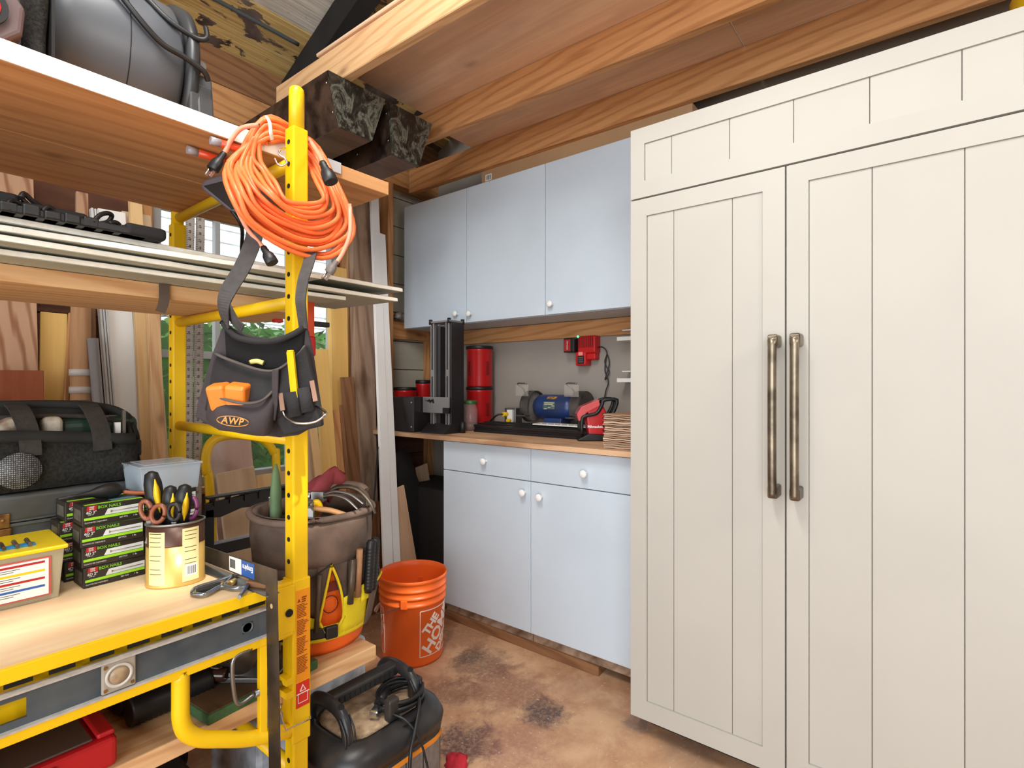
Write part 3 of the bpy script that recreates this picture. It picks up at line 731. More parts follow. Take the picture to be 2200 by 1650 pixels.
lean('weathered_post', 'grey weathered narrow post seen between stud and window frame', 'post', (305, 329, 420), (312, 336, 640), 2.60, .02, .03, GREYWOOD)
# two aluminium rules
def rule(l, r, label):
    top = (l[0], r[0], 445); bot = (l[1], r[1], 1000); y0, s = 2.02, .015
    tl, tr = onlean(top[0], 445, y0, s), onlean(top[1], 445, y0, s); bl, br = onlean(bot[0], 1000, y0, s), onlean(bot[1], 1000, y0, s)
    a = (tl+tr)/2; b = (bl+br)/2; w = tr.x-tl.x; d = (b-a).normalized(); e = a+d*((.004-a.z)/d.z)
    M = basis(e, a-e, (-1, 0, 0)); L = (a-e).length
    t = thing('aluminium_rule', label, 'ruler', M=M, group='aluminium rules')
    bm = NB(); box(bm, 0, L, -w/2, w/2, 0, .006); obj('blade', bm, paint('dull_aluminium', (182, 176, 170), .5, .15, .05, 9), t)
    n = (M.to_3x3() @ Vector((0, 0, 1))).y; zt_ = (.006, .0066) if n < 0 else (-.0006, 0)
    bm = NB()
    for k in range(int(L/.00635)):
        ln = .009 if k % 4 == 0 else .005; x = .00635*k
        box(bm, x-.0005, x+.0005, w/2-ln, w/2, *zt_); box(bm, x-.0005, x+.0005, -w/2, -w/2+ln*.6, *zt_)
    obj('graduations', bm, INK, t, kind='stuff')
    for k in range(12, int(L/.0254)):
        Mx = Matrix(((1, 0, 0, k*.0254+.003), (0, 1, 0, .001), (0, 0, 1, zt_[1] if n < 0 else zt_[0]), (0, 0, 0, 1)))
        if n > 0: Mx = Mx @ Matrix.Rotation(math.pi, 4, 'X')
        text('number', str(k), .011, INK, t, Mx, extrude=.0003)
rule((399, 394), (417, 411), 'aluminium rule with black numbers, left one of the pair by the rear post')
rule((421, 415), (439, 432), 'aluminium rule with black numbers, right one of the pair, against the window')
# right of the window
lean('yellow_post', 'planed yellow post leaning between the window and the old brown plank', 'post', (708, 746, 574), (718, 751, 1018), 2.44, .06, .04, YPLY, GRP)
bm = NB()
lean('plywood_strip', 'yellow plywood strip with a notched top right of the scaffold post', 'plywood', (676, 703, 750), (694, 729, 1040), 2.30, .06, .015, YPLY, GRP)
lean('plywood_strip', 'pale plywood strip just right of the near scaffold post', 'plywood', (640, 668, 760), (652, 680, 1040), 2.26, .05, .012, BEIGE, GRP)
lean('batten', 'tan batten between the two yellowish plywood strips', 'batten', (664, 676, 880), (679, 697, 1040), 2.22, .05, .012, PALE, GRP)
lean('batten', 'orange brown batten left of the old brown plank, lower part', 'batten', (716, 730, 880), (730, 748, 1060), 2.34, .06, .012, FIRW, GRP)
pt = lean('fibreboard_strip', 'thin brown fibreboard with a small white label near its top', 'board', (732, 759, 810), (748, 778, 1070), 2.38, .07, .008, FIRD, GRP)
a = onlean(749, 830, 2.379, .07); M = basis(a, onlean(751, 815, 2.379, .07)-onlean(749, 845, 2.379, .07), (1, 0, 0))
bm = NB(); box(bm, -.035, .035, -.012, .012, -.0012, .0006); lb_ = obj('paper_label', bm, LBL, M=M)
lb_.parent = pt; lb_.matrix_parent_inverse = pt.matrix_world.inverted() if False else Matrix(); lb_.matrix_local = pt.matrix_local.inverted() @ M
lean('batten', 'very thin dark batten crossing in front of the fibreboard strip', 'batten', (731, 736, 870), (748, 756, 1080), 2.32, .07, .01, FIRD, GRP)
lean('old_plank', 'tall old weathered plank with nail marks left of the two white boards', 'plank', (757, 797, 400), (768, 812, 1050), 2.42, .06, .04, GREYWOOD, GRP)
lean('brown_plank', 'brown plank behind the bucket of tools, at the foot of the old plank', 'plank', (785, 812, 1080), (778, 822, 1350), 2.28, .06, .03, FIRD, GRP)
lean('white_board', 'tall white primed board, left one of the pair beside the wall cupboards', 'board', (794, 815, 400), (829, 842, 1205), 2.07, .20, .018, WHITE, 'white primed boards')
lean('white_board', 'shorter white primed board, right one of the pair, its top below the shelf', 'board', (815, 828, 502), (846, 861, 1205), 2.075, .20, .018, WHITE, 'white primed boards')
bm = NB(); tube(bm, [onlean(812, 960, 2.2, .05), onlean(803, 1080, 2.2, .05), onlean(790, 1180, 2.2, .05), onlean(772, 1360, 2.2, .05)], .0045, 8)
wobj('steel_rod', bm, BLKM, label='thin black steel rod leaning in front of the old plank', cat='rod')
# seen under the pouch, between the scaffold posts
PINK = wood('limed_plywood', (208, 182, 168), (186, 150, 134), .7, 6, 2, .3, .3, (224, 212, 204))
lean('plywood_sheet', 'pinkish stained plywood sheet inside the yellow hoop', 'plywood', (449, 538, 940), (470, 560, 1170), 2.30, .08, .015, PINK)
lean('plywood_piece', 'light beige plywood piece in front of the pinkish sheet', 'plywood', (465, 548, 1010), (489, 566, 1175), 2.20, .08, .018, BEIGE)
lean('plywood_piece', 'tan plywood piece right of the light beige one, behind the scaffold post', 'plywood', (552, 640, 1015), (560, 650, 1175), 2.26, .08, .015, PALE)
lean('edge_strip', 'thin white strip at the left rim of the pinkish plywood', 'strip', (443, 448, 985), (456, 462, 1100), 2.16, .08, .01, WHITE)
# yellow tubular hoop
yh = 2.02
pts = [at(470, 1180, y=yh), at(452, 1075, y=yh), at(443, 1010, y=yh), at(443, 975, y=yh), at(456, 948, y=yh), at(490, 936, y=yh), at(540, 938, y=yh), at(570, 948, y=yh), at(588, 972, y=yh), at(594, 1010, y=yh), at(597, 1100, y=yh)]
pts[0] = Vector((pts[1].x+.03, yh, .02)); pts[-1] = Vector((pts[-2].x+.02, yh, .02))
bm = NB(); tube(bm, pts, .0155, 14, 6); wobj('guard_hoop', bm, YEL, label='yellow tubular steel hoop standing behind the scaffold end frame', cat='hoop')
# black plastic trestle
tr = thing('folding_trestle', 'black ribbed plastic trestle standing behind the platform', 'trestle', (.90, 1.92, 0))
def tl_(p): return Vector(p)-Vector((.90, 1.92, 0))
yb = 1.90
A = [at(437, 1082, y=yb), at(500, 1068, y=yb), at(560, 1052, y=yb), at(620, 1052, y=yb)]; Bp = [at(437, 1112, y=yb), at(470, 1110, y=yb), at(515, 1090, y=yb), at(620, 1078, y=yb)]
bm = NB(); out = [(p.x, p.z) for p in A]+[(p.x, p.z) for p in Bp[::-1]]
o2 = [(x-.90, z) for x, z in out]; prism(bm, o2, -.035, -.015, 'Y'); obj('beam', bm, BLACK, tr, bev=.002)
bm = NB(); za = A[0].z
box(bm, -.14, .17, -.04, -.005, A[2].z-.002, A[2].z+.004)
for k in range(6): x = -.12+.05*k; box(bm, x, x+.004, -.04, .0, A[0].z-.01, A[2].z+.003)
obj('ribs', bm, BLACK, tr)
for px in ((436, 457), (585, 605)):
    a0 = xy(px[0], yb)-.90; a1 = xy(px[1], yb)-.90; bm = NB(); box(bm, a0, a1, -.035, -.01, .0, A[0].z-.02); obj('leg', bm, BLACK, tr, bev=.003)
bm = NB(); p = at(500, 1172, y=yb); box(bm, -.12, .25, -.03, -.012, p.z-.02, p.z+.02); obj('spreader', bm, BLACK, tr, bev=.002)
bm = NB(); box(bm, -.12, .25, -.032, -.012, p.z+.02, p.z+.026); obj('spreader_rim', bm, paint('blue_grey_plastic', (170, 178, 190), .4), tr)
# under the worktop: dark panels and ply scraps
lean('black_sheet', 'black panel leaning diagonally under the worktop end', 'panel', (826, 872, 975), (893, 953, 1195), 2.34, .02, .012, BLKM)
lean('plywood_scrap', 'brown plywood scrap standing behind the orange bucket', 'plywood', (838, 862, 1050), (850, 900, 1200), 2.22, .03, .012, CEILPLY)
lean('plywood_scrap', 'tall narrow plywood scrap in the shade under the worktop', 'plywood', (898, 915, 1000), (915, 945, 1150), 2.45, .02, .012, CEILPLY)
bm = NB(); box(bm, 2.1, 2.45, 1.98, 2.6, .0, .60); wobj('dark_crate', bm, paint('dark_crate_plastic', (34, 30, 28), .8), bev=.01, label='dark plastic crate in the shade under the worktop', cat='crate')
# grey cable along the roof, dark bits
bm = NB(); tube(bm, [(-.6, 2.40, 2.85), (.3, 2.405, 2.845), (.8, 2.395, 2.84), (1.1, 2.402, 2.843), (1.38, 2.40, 2.84)], .0095, 10, 5)
wobj('roof_cable', bm, paint('grey_cable', (74, 82, 84), .5), label='grey cable running along under the roof boards', cat='cable')
# black laminated troughs under the joists
MARB = None
def marbled():
    m, nt, b = nodes('black_peeling_lacquer'); v = coords(nt, (1, 1, .6), False)
    n = noise(nt, v, 15, 10, 1.2, .75); r = ramp(nt, [(0.42, lin((20, 20, 20))), (0.50, lin((46, 46, 42))), (0.57, lin((104, 106, 94))), (0.64, lin((44, 42, 38))), (0.74, lin((120, 112, 98)))]); nt.links.new(n, r.inputs[0])
    nt.links.new(r.outputs[0], b.inputs['Base Color']); b.inputs['Roughness'].default_value = .22; bump(nt, b, n, .4, .004); return m
MARB = marbled(); SIDEB = paint('tarred_board', (74, 58, 48), .35, 0, .2, 18, .5, 60, c2=(24, 19, 17)); TRB = wood('trough_bottom', (120, 92, 78), (74, 56, 48), .4, 14, 4, 0, .4)
def trough(x0, x1, b0, b1, ya, yb_, zb_, zt_, label):
    t = thing('wooden_trough', label, 'trough', ((x0+x1)/2, (ya+yb_)/2, zb_), group='black lacquered troughs')
    cx = (x0+x1)/2; hy = (yb_-ya)/2; th = .012
    h = zt_-zb_
    bm = NB(); prism(bm, [(b0-cx, 0), (b1-cx, 0), (x1-cx, h), (x0-cx, h)], -hy, -hy+th, 'Y'); obj('end_panel', bm, MARB, t, bev=.001)
    bm = NB(); prism(bm, [(b0-cx, 0), (b1-cx, 0), (x1-cx, h), (x0-cx, h)], hy-th, hy, 'Y'); obj('end_panel', bm, MARB, t, bev=.001)
    for (q0, q1, s) in ((x0, b0, 1), (x1, b1, -1)):
        bm = NB(); prism(bm, [(q0-cx, h), (q0-cx+s*th, h), (q1-cx+s*th, 0), (q1-cx, 0)], -hy+th, hy-th, 'Y'); obj('side_panel', bm, SIDEB, t)
    bm = NB(); box(bm, b0-cx, b1-cx, -hy+th, hy-th, -.0005, .010); obj('bottom_panel', bm, TRB, t)
    bm = NB(); box(bm, x0-cx+.004, x1-cx-.004, -hy+.004, hy-.004, h-.006, h); obj('top_panel', bm, MARB, t)
    for yy in (-hy+.03, -hy+.25):
        for f in (.3, .82):
            q = Vector((x0+(b0-x0)*(1-f)-cx, yy, h*f)); bm = NB(); cyl(bm, q+Vector((-.002, 0, 0)), q+Vector((.004, 0, 0)), .005, seg=12); obj('screw_head', bm, CHROME, t)
yt = 1.805
P = lambda px, py, y: at(px, py, y=y)
a, b, c, d = P(705, 150, yt), P(828, 216, yt), P(800, 304, yt), P(731, 270, yt)
trough(a.x, b.x, d.x, c.x, yt, 2.55, (c.z+d.z)/2, 2.398, 'black lacquered trough with trapezoid end under the joists, left one')
a, b, c, d = P(833, 230, yt), P(929, 276, yt), P(901, 356, yt), P(845, 331, yt)
trough(a.x+.01, b.x, d.x, c.x, yt, 2.55, (c.z+d.z)/2, 2.398, 'black lacquered trough with trapezoid end, right one beside the wall cupboards')
# ================= ON THE PLATFORM =================
# nail boxes
NBK = paint('carton_black', (44, 38, 34), .45, 0, .12, 18); NGR = paint('lime_print', (150, 214, 40), .5, 0, .02, 6); NWH = paint('pale_print', (214, 218, 214), .5, 0, .04, 20)
NRD = paint('red_print', (176, 30, 36), .5, 0, .03, 6); GTX = paint('green_letters', (120, 190, 40), .5)
def nailbox():
    t = thing('nail_box', 'x', 'box', (0, 0, 0), group='cartons of box nails')
    W, D, Hh = .118, .074, .0452
    bm = NB(); box(bm, 0, W, 0, D, 0, Hh-.0006); obj('carton', bm, NBK, t, bev=.0014, seg=2)
    def pr(nm, pts, m, k=0):
        bm = NB(); prism(bm, pts, -.0005-.0002*k, .0003, 'Y'); return obj(nm, bm, m, t)
    pr('logo_patch', [(.007, .0335), (.025, .0335), (.026, .0435), (.009, .0435)], NRD)
    pr('pale_panel', [(.040, .0195), (.116, .0205), (.116, .0345), (.046, .0325)], NWH)
    pr('green_stripe', [(.003, .0125), (.116, .0135), (.116, .0195), (.003, .0180)], NGR)
    bm = NB(); cyl(bm, (.052, -.0008, .0262), (.112, -.0008, .0268), .0008, seg=8); cyl(bm, (.051, -.0008, .0262), (.052, -.0008, .0262), .0026, seg=10); obj('nail_picture', bm, STEEL, t)
    T = lambda nm, s, x, z, size, m, **k: text(nm, s, size, m, t, FACE_NY((x, -.0009, z)), extrude=.0002, **k)
    T('lettering', 'BOX NAILS', .049, .0385, .0086, GTX, bold=True)
    T('lettering', 'GRIP\nRITE', .0165, .0385, .0044, NWH, bold=True)
    T('lettering', '6D 2"', .016, .0292, .0078, NWH, bold=True); T('lettering', '5.08 cm', .015, .0243, .0034, NWH)
    T('lettering', 'CLAVOS DE CAJONERO', .024, .0072, .0038, NWH)
    T('lettering', '287 PCS', .076, .0088, .0046, NWH); T('lettering', '1 lb.', .099, .0088, .0052, NWH)
    bm = NB(); prism(bm, [(.004, .0262), (.035, .0262), (.038, .0335), (.004, .0335)], -.0006, .0003, 'Y')
    bm.free()
    bm = NB(); box(bm, .006, .116, .006, .018, Hh-.0007, Hh-.0002); obj('top_stripe', bm, NGR, t)
    bm = NB(); box(bm, .06, .11, .025, .05, Hh-.0007, Hh-.0002); obj('top_patch', bm, paint('teal_print', (90, 130, 140), .5), t)
    for f in (.010, .030): pass
    bm = NB(); prism(bm, [(.012, .010), (.060, .010), (.060, .034), (.012, .034)], -.0006, .0004, 'X'); obj('end_print', bm, paint('end_print_grey', (96, 92, 84), .5, 0, .2, 60), t)
    return t
nb0 = nailbox(); first = True
def putbox(x, y, z, rz, label):
    global first
    o = nb0 if first else copy_tree(nb0)
    first = False; o.location = (x, y, z); o.rotation_euler = (0, 0, rz); o['label'] = label; return o
nm = ['lowest', 'second lowest', 'third lowest', 'uppermost']
offs = [(.004, 0), (.001, .001), (-.002, -.002), (.002, .0)]
for k in range(4): putbox(.330+offs[k][0], 1.458+offs[k][1], DZ+.0455*k, [.02, .0, -.02, .01][k], nm[k]+' carton of the front stack of nail boxes beside the tin can')
nm2 = ['lowest', 'second', 'third', 'top']
for k in range(4): putbox(.318+[.0, -.006, -.010, .002][k], 1.541, DZ+.0455*k, [-.02, .02, .0, .03][k], nm2[k]+' carton of the hidden stack just behind the front nail boxes')
for k in range(4): putbox(.462, 1.505, DZ+.0455*k, [.0, -.03, .02, .0][k], nm2[k]+' carton in the stack behind the tin can, clear tub on it' if k == 3 else nm2[k]+' carton of the stack behind the tin can')
# clear container
CLR = clear('clear_plastic', (214, 228, 240), .12, .38); BLUEC = clear('blue_tint_plastic', (140, 170, 205), .2, .5)
t = thing('clear_container', 'small clear plastic tub with lid, on the nail boxes behind the tin can', 'container', (.520, 1.56, DZ+.0455*4))
def tub(t, w, d, h, m, ml, th=.002, taper=.92):
    rings = []
    for z, s in ((0, taper), (h, 1.0), (h, .97), (.003, taper-.03)):
        rings.append([Vector((sx*w/2*s, sy*d/2*s, z)) for sx, sy in ((-1, -1), (1, -1), (1, 1), (-1, 1))])
    bm = NB(); loft(bm, rings, True, False); obj('tub', bm, m, t, bev=.002)
    bm = NB(); box(bm, -w/2-.003, w/2+.003, -d/2-.003, d/2+.003, h, h+.005); box(bm, -w/2+.012, w/2-.012, -d/2+.012, d/2-.012, h+.005, h+.0075); obj('lid', bm, ml, t, bev=.0015)
tub(t, .135, .13, .062, CLR, CLR)
# yellow-lid organiser box
t = thing('bit_box', 'clear box with yellow lid and printed label, at the left edge of the platform', 'box', (.15, 1.53, DZ))
t.rotation_euler.z = -.02
CLB = clear('smoky_clear_plastic', (200, 190, 160), .2, .55); YLID = clear('yellow_clear_lid', (246, 214, 20), .25, .93)
bm = NB(); rings = []
for z, s in ((0, .94), (.105, 1.0), (.105, .985), (.003, .925)):
    rings.append([Vector((sx*.15*s, sy*.085*s, z)) for sx, sy in ((-1, -1), (1, -1), (1, 1), (-1, 1))])
loft(bm, rings, True, False); obj('body', bm, CLB, t, bev=.003)
bm = NB(); box(bm, -.135, .135, -.07, .07, .004, .075); obj('contents', bm, paint('mixed_hardware', (150, 128, 96), .5, .3, .3, 40, .5, 90, c2=(70, 60, 50)), t, kind='stuff')
bm = NB(); box(bm, -.156, .156, -.091, .091, .103, .112); obj('lid', bm, YLID, t, bev=.003)
bm = NB(); box(bm, -.13, .11, -.052, -.030, .112, .1155); obj('bit_rack', bm, paint('blue_plastic', (40, 140, 205), .4), t, bev=.001)
for k in range(12):
    bm = NB(); x = -.12+.02*k; cyl(bm, (x, -.062, .118), (x, -.022, .118), .0034, seg=10); cyl(bm, (x, -.022, .118), (x, -.012, .118), .0046, seg=6); obj('bit', bm, BRONZE, t)
bm = NB(); box(bm, -.152, .128, -.0862, -.0835, .012, .092); lab_ = obj('paper_label', bm, RL, t)
lab_.data.materials[0] = paint('label_red_rim', (205, 90, 80), .5)
bm = NB(); box(bm, -.150, .124, -.0868, -.0855, .015, .089); obj('paper_label_face', bm, LBL, t)
for k, (c, z) in enumerate((('r', .083), ('y', .066), ('r', .050), ('b', .034))):
    bm = NB(); box(bm, .040, .118, -.0873, -.0865, z-.0022, z+.0022); obj('label_bar', bm, {'r': NRD, 'y': YEL, 'b': paint('blue_print', (40, 100, 180), .5)}[c], t)
    bm = NB()
    for j in range(2): box(bm, .046, .080-.01*j, -.0872, -.0865, z-.0065-.004*j, z-.0055-.004*j)
    obj('label_bar', bm, INK, t)
fine_print(t, -.060, .030, .083, 5, .0052, -.0871, paint('grey_print', (150, 150, 152), .6), 4, .4)
bm = NB(); 
for a in ((.0, .03, .030, .0315), (.0, .03, .038, .0395), (.0, .0015, .030, .0395), (.0285, .03, .030, .0395)): box(bm, a[0]-.01, a[1]-.01, -.0874, -.0865, a[2], a[3])
obj('label_frame', bm, INK, t)
# dark pencil / awl lying on the nail boxes
zt_ = DZ+.0455*4
t = thing('awl', 'black round-handled awl lying on top of the nail boxes', 'awl', (.385, 1.51, zt_))
bm = NB(); M = Matrix.Translation((0, 0, .018)) @ Matrix.Rotation(-1.35, 4, 'Z') @ Matrix.Rotation(math.pi/2, 4, 'X')
lathe(bm, [(.001, -.038), (.010, -.036), (.0165, -.026), (.0175, -.008), (.014, .012), (.007, .030), (.004, .055), (.002, .09)], 20, M); obj('handle', bm, BLACK, t)
bm = NB(); tube(bm, [(.035, -.002, .012), (.06, -.012, .006), (.085, -.02, .004)], .005, 8); obj('wire_wrap', bm, paint('copper_wire', (176, 96, 60), .5, .2), t)
# tin can with tools
cc = at(365, 1252, z=DZ); cx, cy = cc.x+.012, cc.y+.0
cc = Vector((.478, 1.352, DZ))
TINB = paint('gold_tin', (206, 166, 88), .3, .3, .06, 8); TIND = paint('brown_tin', (96, 62, 46), .35, .3, .2, 8); CRM = paint('cream_label', (224, 212, 152), .45, 0, .03, 6)
can = thing('tin_can', 'gold and brown tin can holding pliers and knives', 'can', cc, TH-math.pi/2+.45); can.scale = (.92, .92, 1)
bm = NB(); SXY = dict(sx=1.0, sy=.78)
lathe(bm, [(.061, 0), (.0635, .001), (.0635, .004), (.062, .006), (.062, .090)], 40, None, cap=False, **SXY); lathe(bm, [(.001, .002), (.061, .002)], 40, None, cap=False, **SXY); obj('wall', bm, TINB, can, solid=.0008)
bm = NB(); lathe(bm, [(.062, .090), (.0628, .0905), (.0628, .092), (.062, .093), (.062, .137)], 40, None, cap=False, **SXY); obj('upper_wall', bm, TIND, can, solid=.0008)
bm = NB(); lathe(bm, [(.0612, .1355), (.0640, .1365), (.0640, .1400), (.0612, .1405), (.0600, .138)], 40, None, cap=False, **SXY); obj('rim', bm, STEEL, can, solid=.0008)
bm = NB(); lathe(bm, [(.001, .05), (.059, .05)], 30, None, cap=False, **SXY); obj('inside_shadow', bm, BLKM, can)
def wrap(nm, a0, a1, z0, z1, m, off=.0008):
    bm = NB(); n = 10; rings = []
    for i in range(n+1):
        a = a0+(a1-a0)*i/n; c, s = math.sin(a), -math.cos(a)
        ro, ri = .0626+off, .0615
        rings.append([Vector((ro*c, ro*.78*s-.0, z0)), Vector((ro*c, ro*.78*s, z1)), Vector((ri*c, ri*.78*s, z1)), Vector((ri*c, ri*.78*s, z0))])
    loft(bm, rings, True, False); return obj(nm, bm, m, can)
wrap('label', -.95, -.28, .008, .124, CRM); wrap('label', .30, .95, .010, .128, CRM)
wrap('lettering_block', -.90, -.40, .120, .1215, INK, .0012)
for k in range(9):
    if k not in (3, 6): wrap('print_line', .38, .86-.03*(k % 3), .121-.009*k, .1222-.009*k, TIND, .0012); wrap('print_line', -.88, -.40-.04*(k % 2), .112-.010*k, .1132-.010*k, TIND, .0012)
wrap('barcode_patch', .42, .85, .022, .046, LBL, .0012)
for k in range(8): wrap('barcode_bar', .46+.045*k, .475+.045*k+(.01 if k % 2 else 0), .025, .043, INK, .0016)
def gripped(name, label, base, top, r, patch=True, brown=False):
    base, top = Vector(base), Vector(top); d = top-base
    a = math.atan2(0, 1); M = basis(base, d, (0, -1, 0)); t = thing(name, label, 'hand tool', M=M)
    L = d.length; bm = NB(); R = Matrix(((0, 0, 1, 0), (1, 0, 0, 0), (0, 1, 0, 0), (0, 0, 0, 1)))
    lathe(bm, [(r*.45, 0), (r*.6, L*.35), (r*.85, L*.45), (r, L*.6), (r*.96, L*.85), (r*.7, L*.97), (r*.2, L)], 20, R); obj('grip', bm, BLACK, t)
    if patch:
        # yellow inlay: a shell sector over the grip
        for yc in (0, 1.9):
            bm = NB(); rings = []
            for i in range(9):
                f = i/8; x = L*(.5+.4*f); hw = .42*math.sin(math.pi*max(.04, min(.96, f)))
                rr = r*1.02*(1 if f < .85 else .93)
                rings.append([Vector((x, math.cos(yc+hw)*rr, math.sin(yc+hw)*rr)), Vector((x, math.cos(yc)*rr*1.06, math.sin(yc)*rr*1.06)), Vector((x, math.cos(yc-hw)*rr, math.sin(yc-hw)*rr)), Vector((x, math.cos(yc)*rr*.8, math.sin(yc)*rr*.8))])
            loft(bm, rings, True); obj('yellow_inlay', bm, YEL, t)
    return t
CP = lambda px, py, dy=0: at(px, py, t=1.21+dy)
gripped('pliers', 'black and yellow gripped knife standing tallest in the tin can', CP(352, 1190), CP(324, 1012), .0185)
gripped('pliers', 'black and yellow gripped tool in the middle of the tin can', CP(366, 1190), CP(366, 1043), .0165)
gripped('pliers', 'black and yellow gripped tool at the right side of the tin can', CP(380, 1190), CP(398, 1040), .0170)
def loopgrip(label, cx_, cy_, m, w, h, tilt, mi, dy=0):
    p = CP(cx_, cy_, dy); t = thing('snips', label, 'hand tool', M=CAMF(p) @ Matrix.Rotation(tilt, 4, 'Y'))
    pts = [(w*math.cos(a), 0, h*math.sin(a)) for a in [2*math.pi*i/14 for i in range(14)]]
    bm = NB(); tube(bm, pts, .0048, 10, 4, closed=True); obj('loop_grip', bm, m, t)
    bm = NB(); box(bm, -.005, .005, -.002, .002, -h-.05, -h); obj('shank', bm, STEEL, t)
    return t
COPP = paint('copper_brown_plastic', (142, 80, 56), .3, 0, .06, 6); PURP = paint('purple_plastic', (120, 56, 98), .3)
loopgrip('copper brown scissor loop at the left rim of the tin can', 314, 1096, COPP, .012, .020, -.25, 0, -.03)
loopgrip('copper brown scissor loop beside the first, in the tin can', 340, 1104, COPP, .014, .020, .35, 0, -.035)
loopgrip('purple scissor loop at the right rim of the tin can', 412, 1092, PURP, .012, .024, .1, 0, .01)
loopgrip('black loop grip with white collar in the middle of the tin can', 374, 1100, BLACK, .013, .018, 0, 0, -.03)
# grey tool case with brass latches
CASE = paint('grey_case', (86, 90, 92), .5, 0, .12, 7, .1, 80, c2=(66, 64, 60)); BRASS = paint('rusty_brass', (150, 112, 62), .45, .6, .2, 30, .2, 90, c2=(96, 60, 34))
t = thing('tool_case', 'grey plastic tool case with rusty brass latches under the black tool bag', 'case', (.05, 1.735, DZ))
bm = NB(); box(bm, -.45, .455, -.105, .10, .004, .135); obj('case_body', bm, CASE, t, bev=.008, seg=3)
bm = NB(); box(bm, -.455, .46, -.110, .104, .1365, .200); obj('lid', bm, CASE, t, bev=.010, seg=3)
bm = NB(); box(bm, -.457, .462, -.1125, .105, .128, .1355); box(bm, -.457, .462, -.1115, .105, .1375, .142); obj('rim', bm, CASE, t, bev=.002)
for px in (5, 262):
    x = xy(px, 1.625)-.05
    bm = NB(); box(bm, x-.012, x+.012, -.1155, -.109, .128, .160); l = obj('latch', bm, BRASS, t, bev=.002)
    bm = NB(); box(bm, x-.015, x+.015, -.1135, -.108, .085, .127); obj('hasp', bm, BRASS, l, bev=.003)
    bm = NB(); ball(bm, (x, -.1155, .146), .004, 10); obj('rivet', bm, BRASS, l)
# tool bag
BAG = paint('black_nylon', (38, 38, 36), .85, 0, .2, 9, .3, 140); MESHM = paint('black_mesh', (44, 42, 38), .9, 0, .2, 160, .8, 160, c2=(20, 20, 18)); WEB = paint('grey_webbing', (56, 52, 48), .85, 0, .15, 60, .5, 200)
GRN = paint('dark_green_tool', (36, 62, 50), .45, 0, .1, 10); STN = paint('pale_tool_cap', (186, 180, 164), .5, 0, .15, 30, c2=(120, 96, 74))
ZB = DZ+.201
t = thing('tool_bag', 'open black nylon tool bag full of old power tools, on the grey case', 'bag', (.10, 1.735, ZB)); t.scale = (1, 1, 1.2)
X0, X1 = -.55, .385
def sag(z0, z1, y, x0, x1, n=24, th=.01, wob=.006, seed=1, topf=None, botf=None):
    rr = random.Random(seed); rings = []
    for i in range(n+1):
        x = x0+(x1-x0)*i/n; zt2 = z1+(topf(x) if topf else 0); zb2 = z0+(botf(x) if botf else 0)
        yy = y+wob*math.sin(x*23+seed)+wob*.5*math.sin(x*51)
        bul = .018*math.sin(math.pi*.5)
        rings.append([Vector((x, yy, zb2)), Vector((x, yy-bul*.7, (zb2*.65+zt2*.35))), Vector((x, yy-bul*.3, zt2)), Vector((x, yy+th, zt2)), Vector((x, yy+th, zb2))])
    bm = NB(); loft(bm, rings, True); return bm
low = lambda x: -.012*math.cos(x*9)-.01*(x > .2)*(x-.2)*10
bm = sag(.002, .094, -.095, X0, X1, seed=2, topf=lambda x: .012*math.sin(x*8+1)); obj('mesh_pocket', bm, MESHM, t)
bm = sag(.086, .110, -.102, X0, X1-.005, seed=2, th=.006, topf=lambda x: .012*math.sin(x*8+1), botf=lambda x: .012*math.sin(x*8+1)); obj('pocket_hem', bm, BAG, t)
bm = sag(.002, .152, .090, X0, X1, seed=4, topf=lambda x: .010*math.cos(x*5)); obj('back_panel', bm, BAG, t)
bm = NB(); box(bm, X0, X1-.01, -.088, .088, .0, .055); obj('bag_base', bm, BAG, t, bev=.01)
bm = NB(); prism(bm, [(-.095, .003), (.095, .003), (.092, .15), (.03, .155), (-.06, .125), (-.1, .07)], X1-.012, X1, 'X'); obj('end_panel', bm, BAG, t, bev=.004)
bm = NB(); tube(bm, [(X0, .02, .163), (-.3, .0, .160), (-.1, -.01, .165), (.1, -.01, .166), (.25, -.02, .165), (.34, -.035, .155), (X1-.005, -.05, .135), (X1, -.03, .120)], .009, 10); obj('zip_rim', bm, BAG, t)
bm = NB(); tube(bm, [(X0, -.035, .140), (-.2, -.04, .138), (.05, -.045, .142), (.28, -.05, .140), (.37, -.065, .118)], .005, 8); obj('zip', bm, WEB, t)
bm = NB(); ribbon(bm, [(X0, -.02, .150), (-.1, -.022, .150), (.3, -.03, .150)], (0, .8, .6), .045, .004); obj('top_flap', bm, BAG, t)
for px in (63, 218):
    x = xy(px, 1.62)-.10; bm = NB(); ribbon(bm, [(x-.012, .03, .170), (x-.008, -.05, .160), (x, -.092, .125), (x+.002, -.112, .095), (x+.003, -.114, .070)], (1, 0, 0), .038, .004); obj('strap', bm, WEB, t)
for (px, r, kind_) in ((30, .036, 'round'), (122, .03, 'long')):
    x = xy(px, 1.66)-.10
    if kind_ == 'round':
        bm = NB(); M = Matrix.Translation((x, -.055, .108)) @ Matrix.Rotation(math.pi/2, 4, 'X'); lathe(bm, [(.034, -.04), (.036, 0), (.032, .022), (.024, .030), (.010, .031), (.009, .024), (.001, .024)], 24, M); obj('motor_cap', bm, STN, t)
        bm = NB(); cyl(bm, (x, -.045, .105), (x, .06, .11), .030); obj('tool_body', bm, GRN, t)
    else:
        bm = NB(); box(bm, x-.026, x+.014, -.076, -.03, .06, .142); obj('tool_cap', bm, STN, t, bev=.013, seg=4)
        bm = NB(); box(bm, x+.008, x+.13, -.06, .01, .062, .136); obj('tool_body', bm, GRN, t, bev=.018, seg=4)
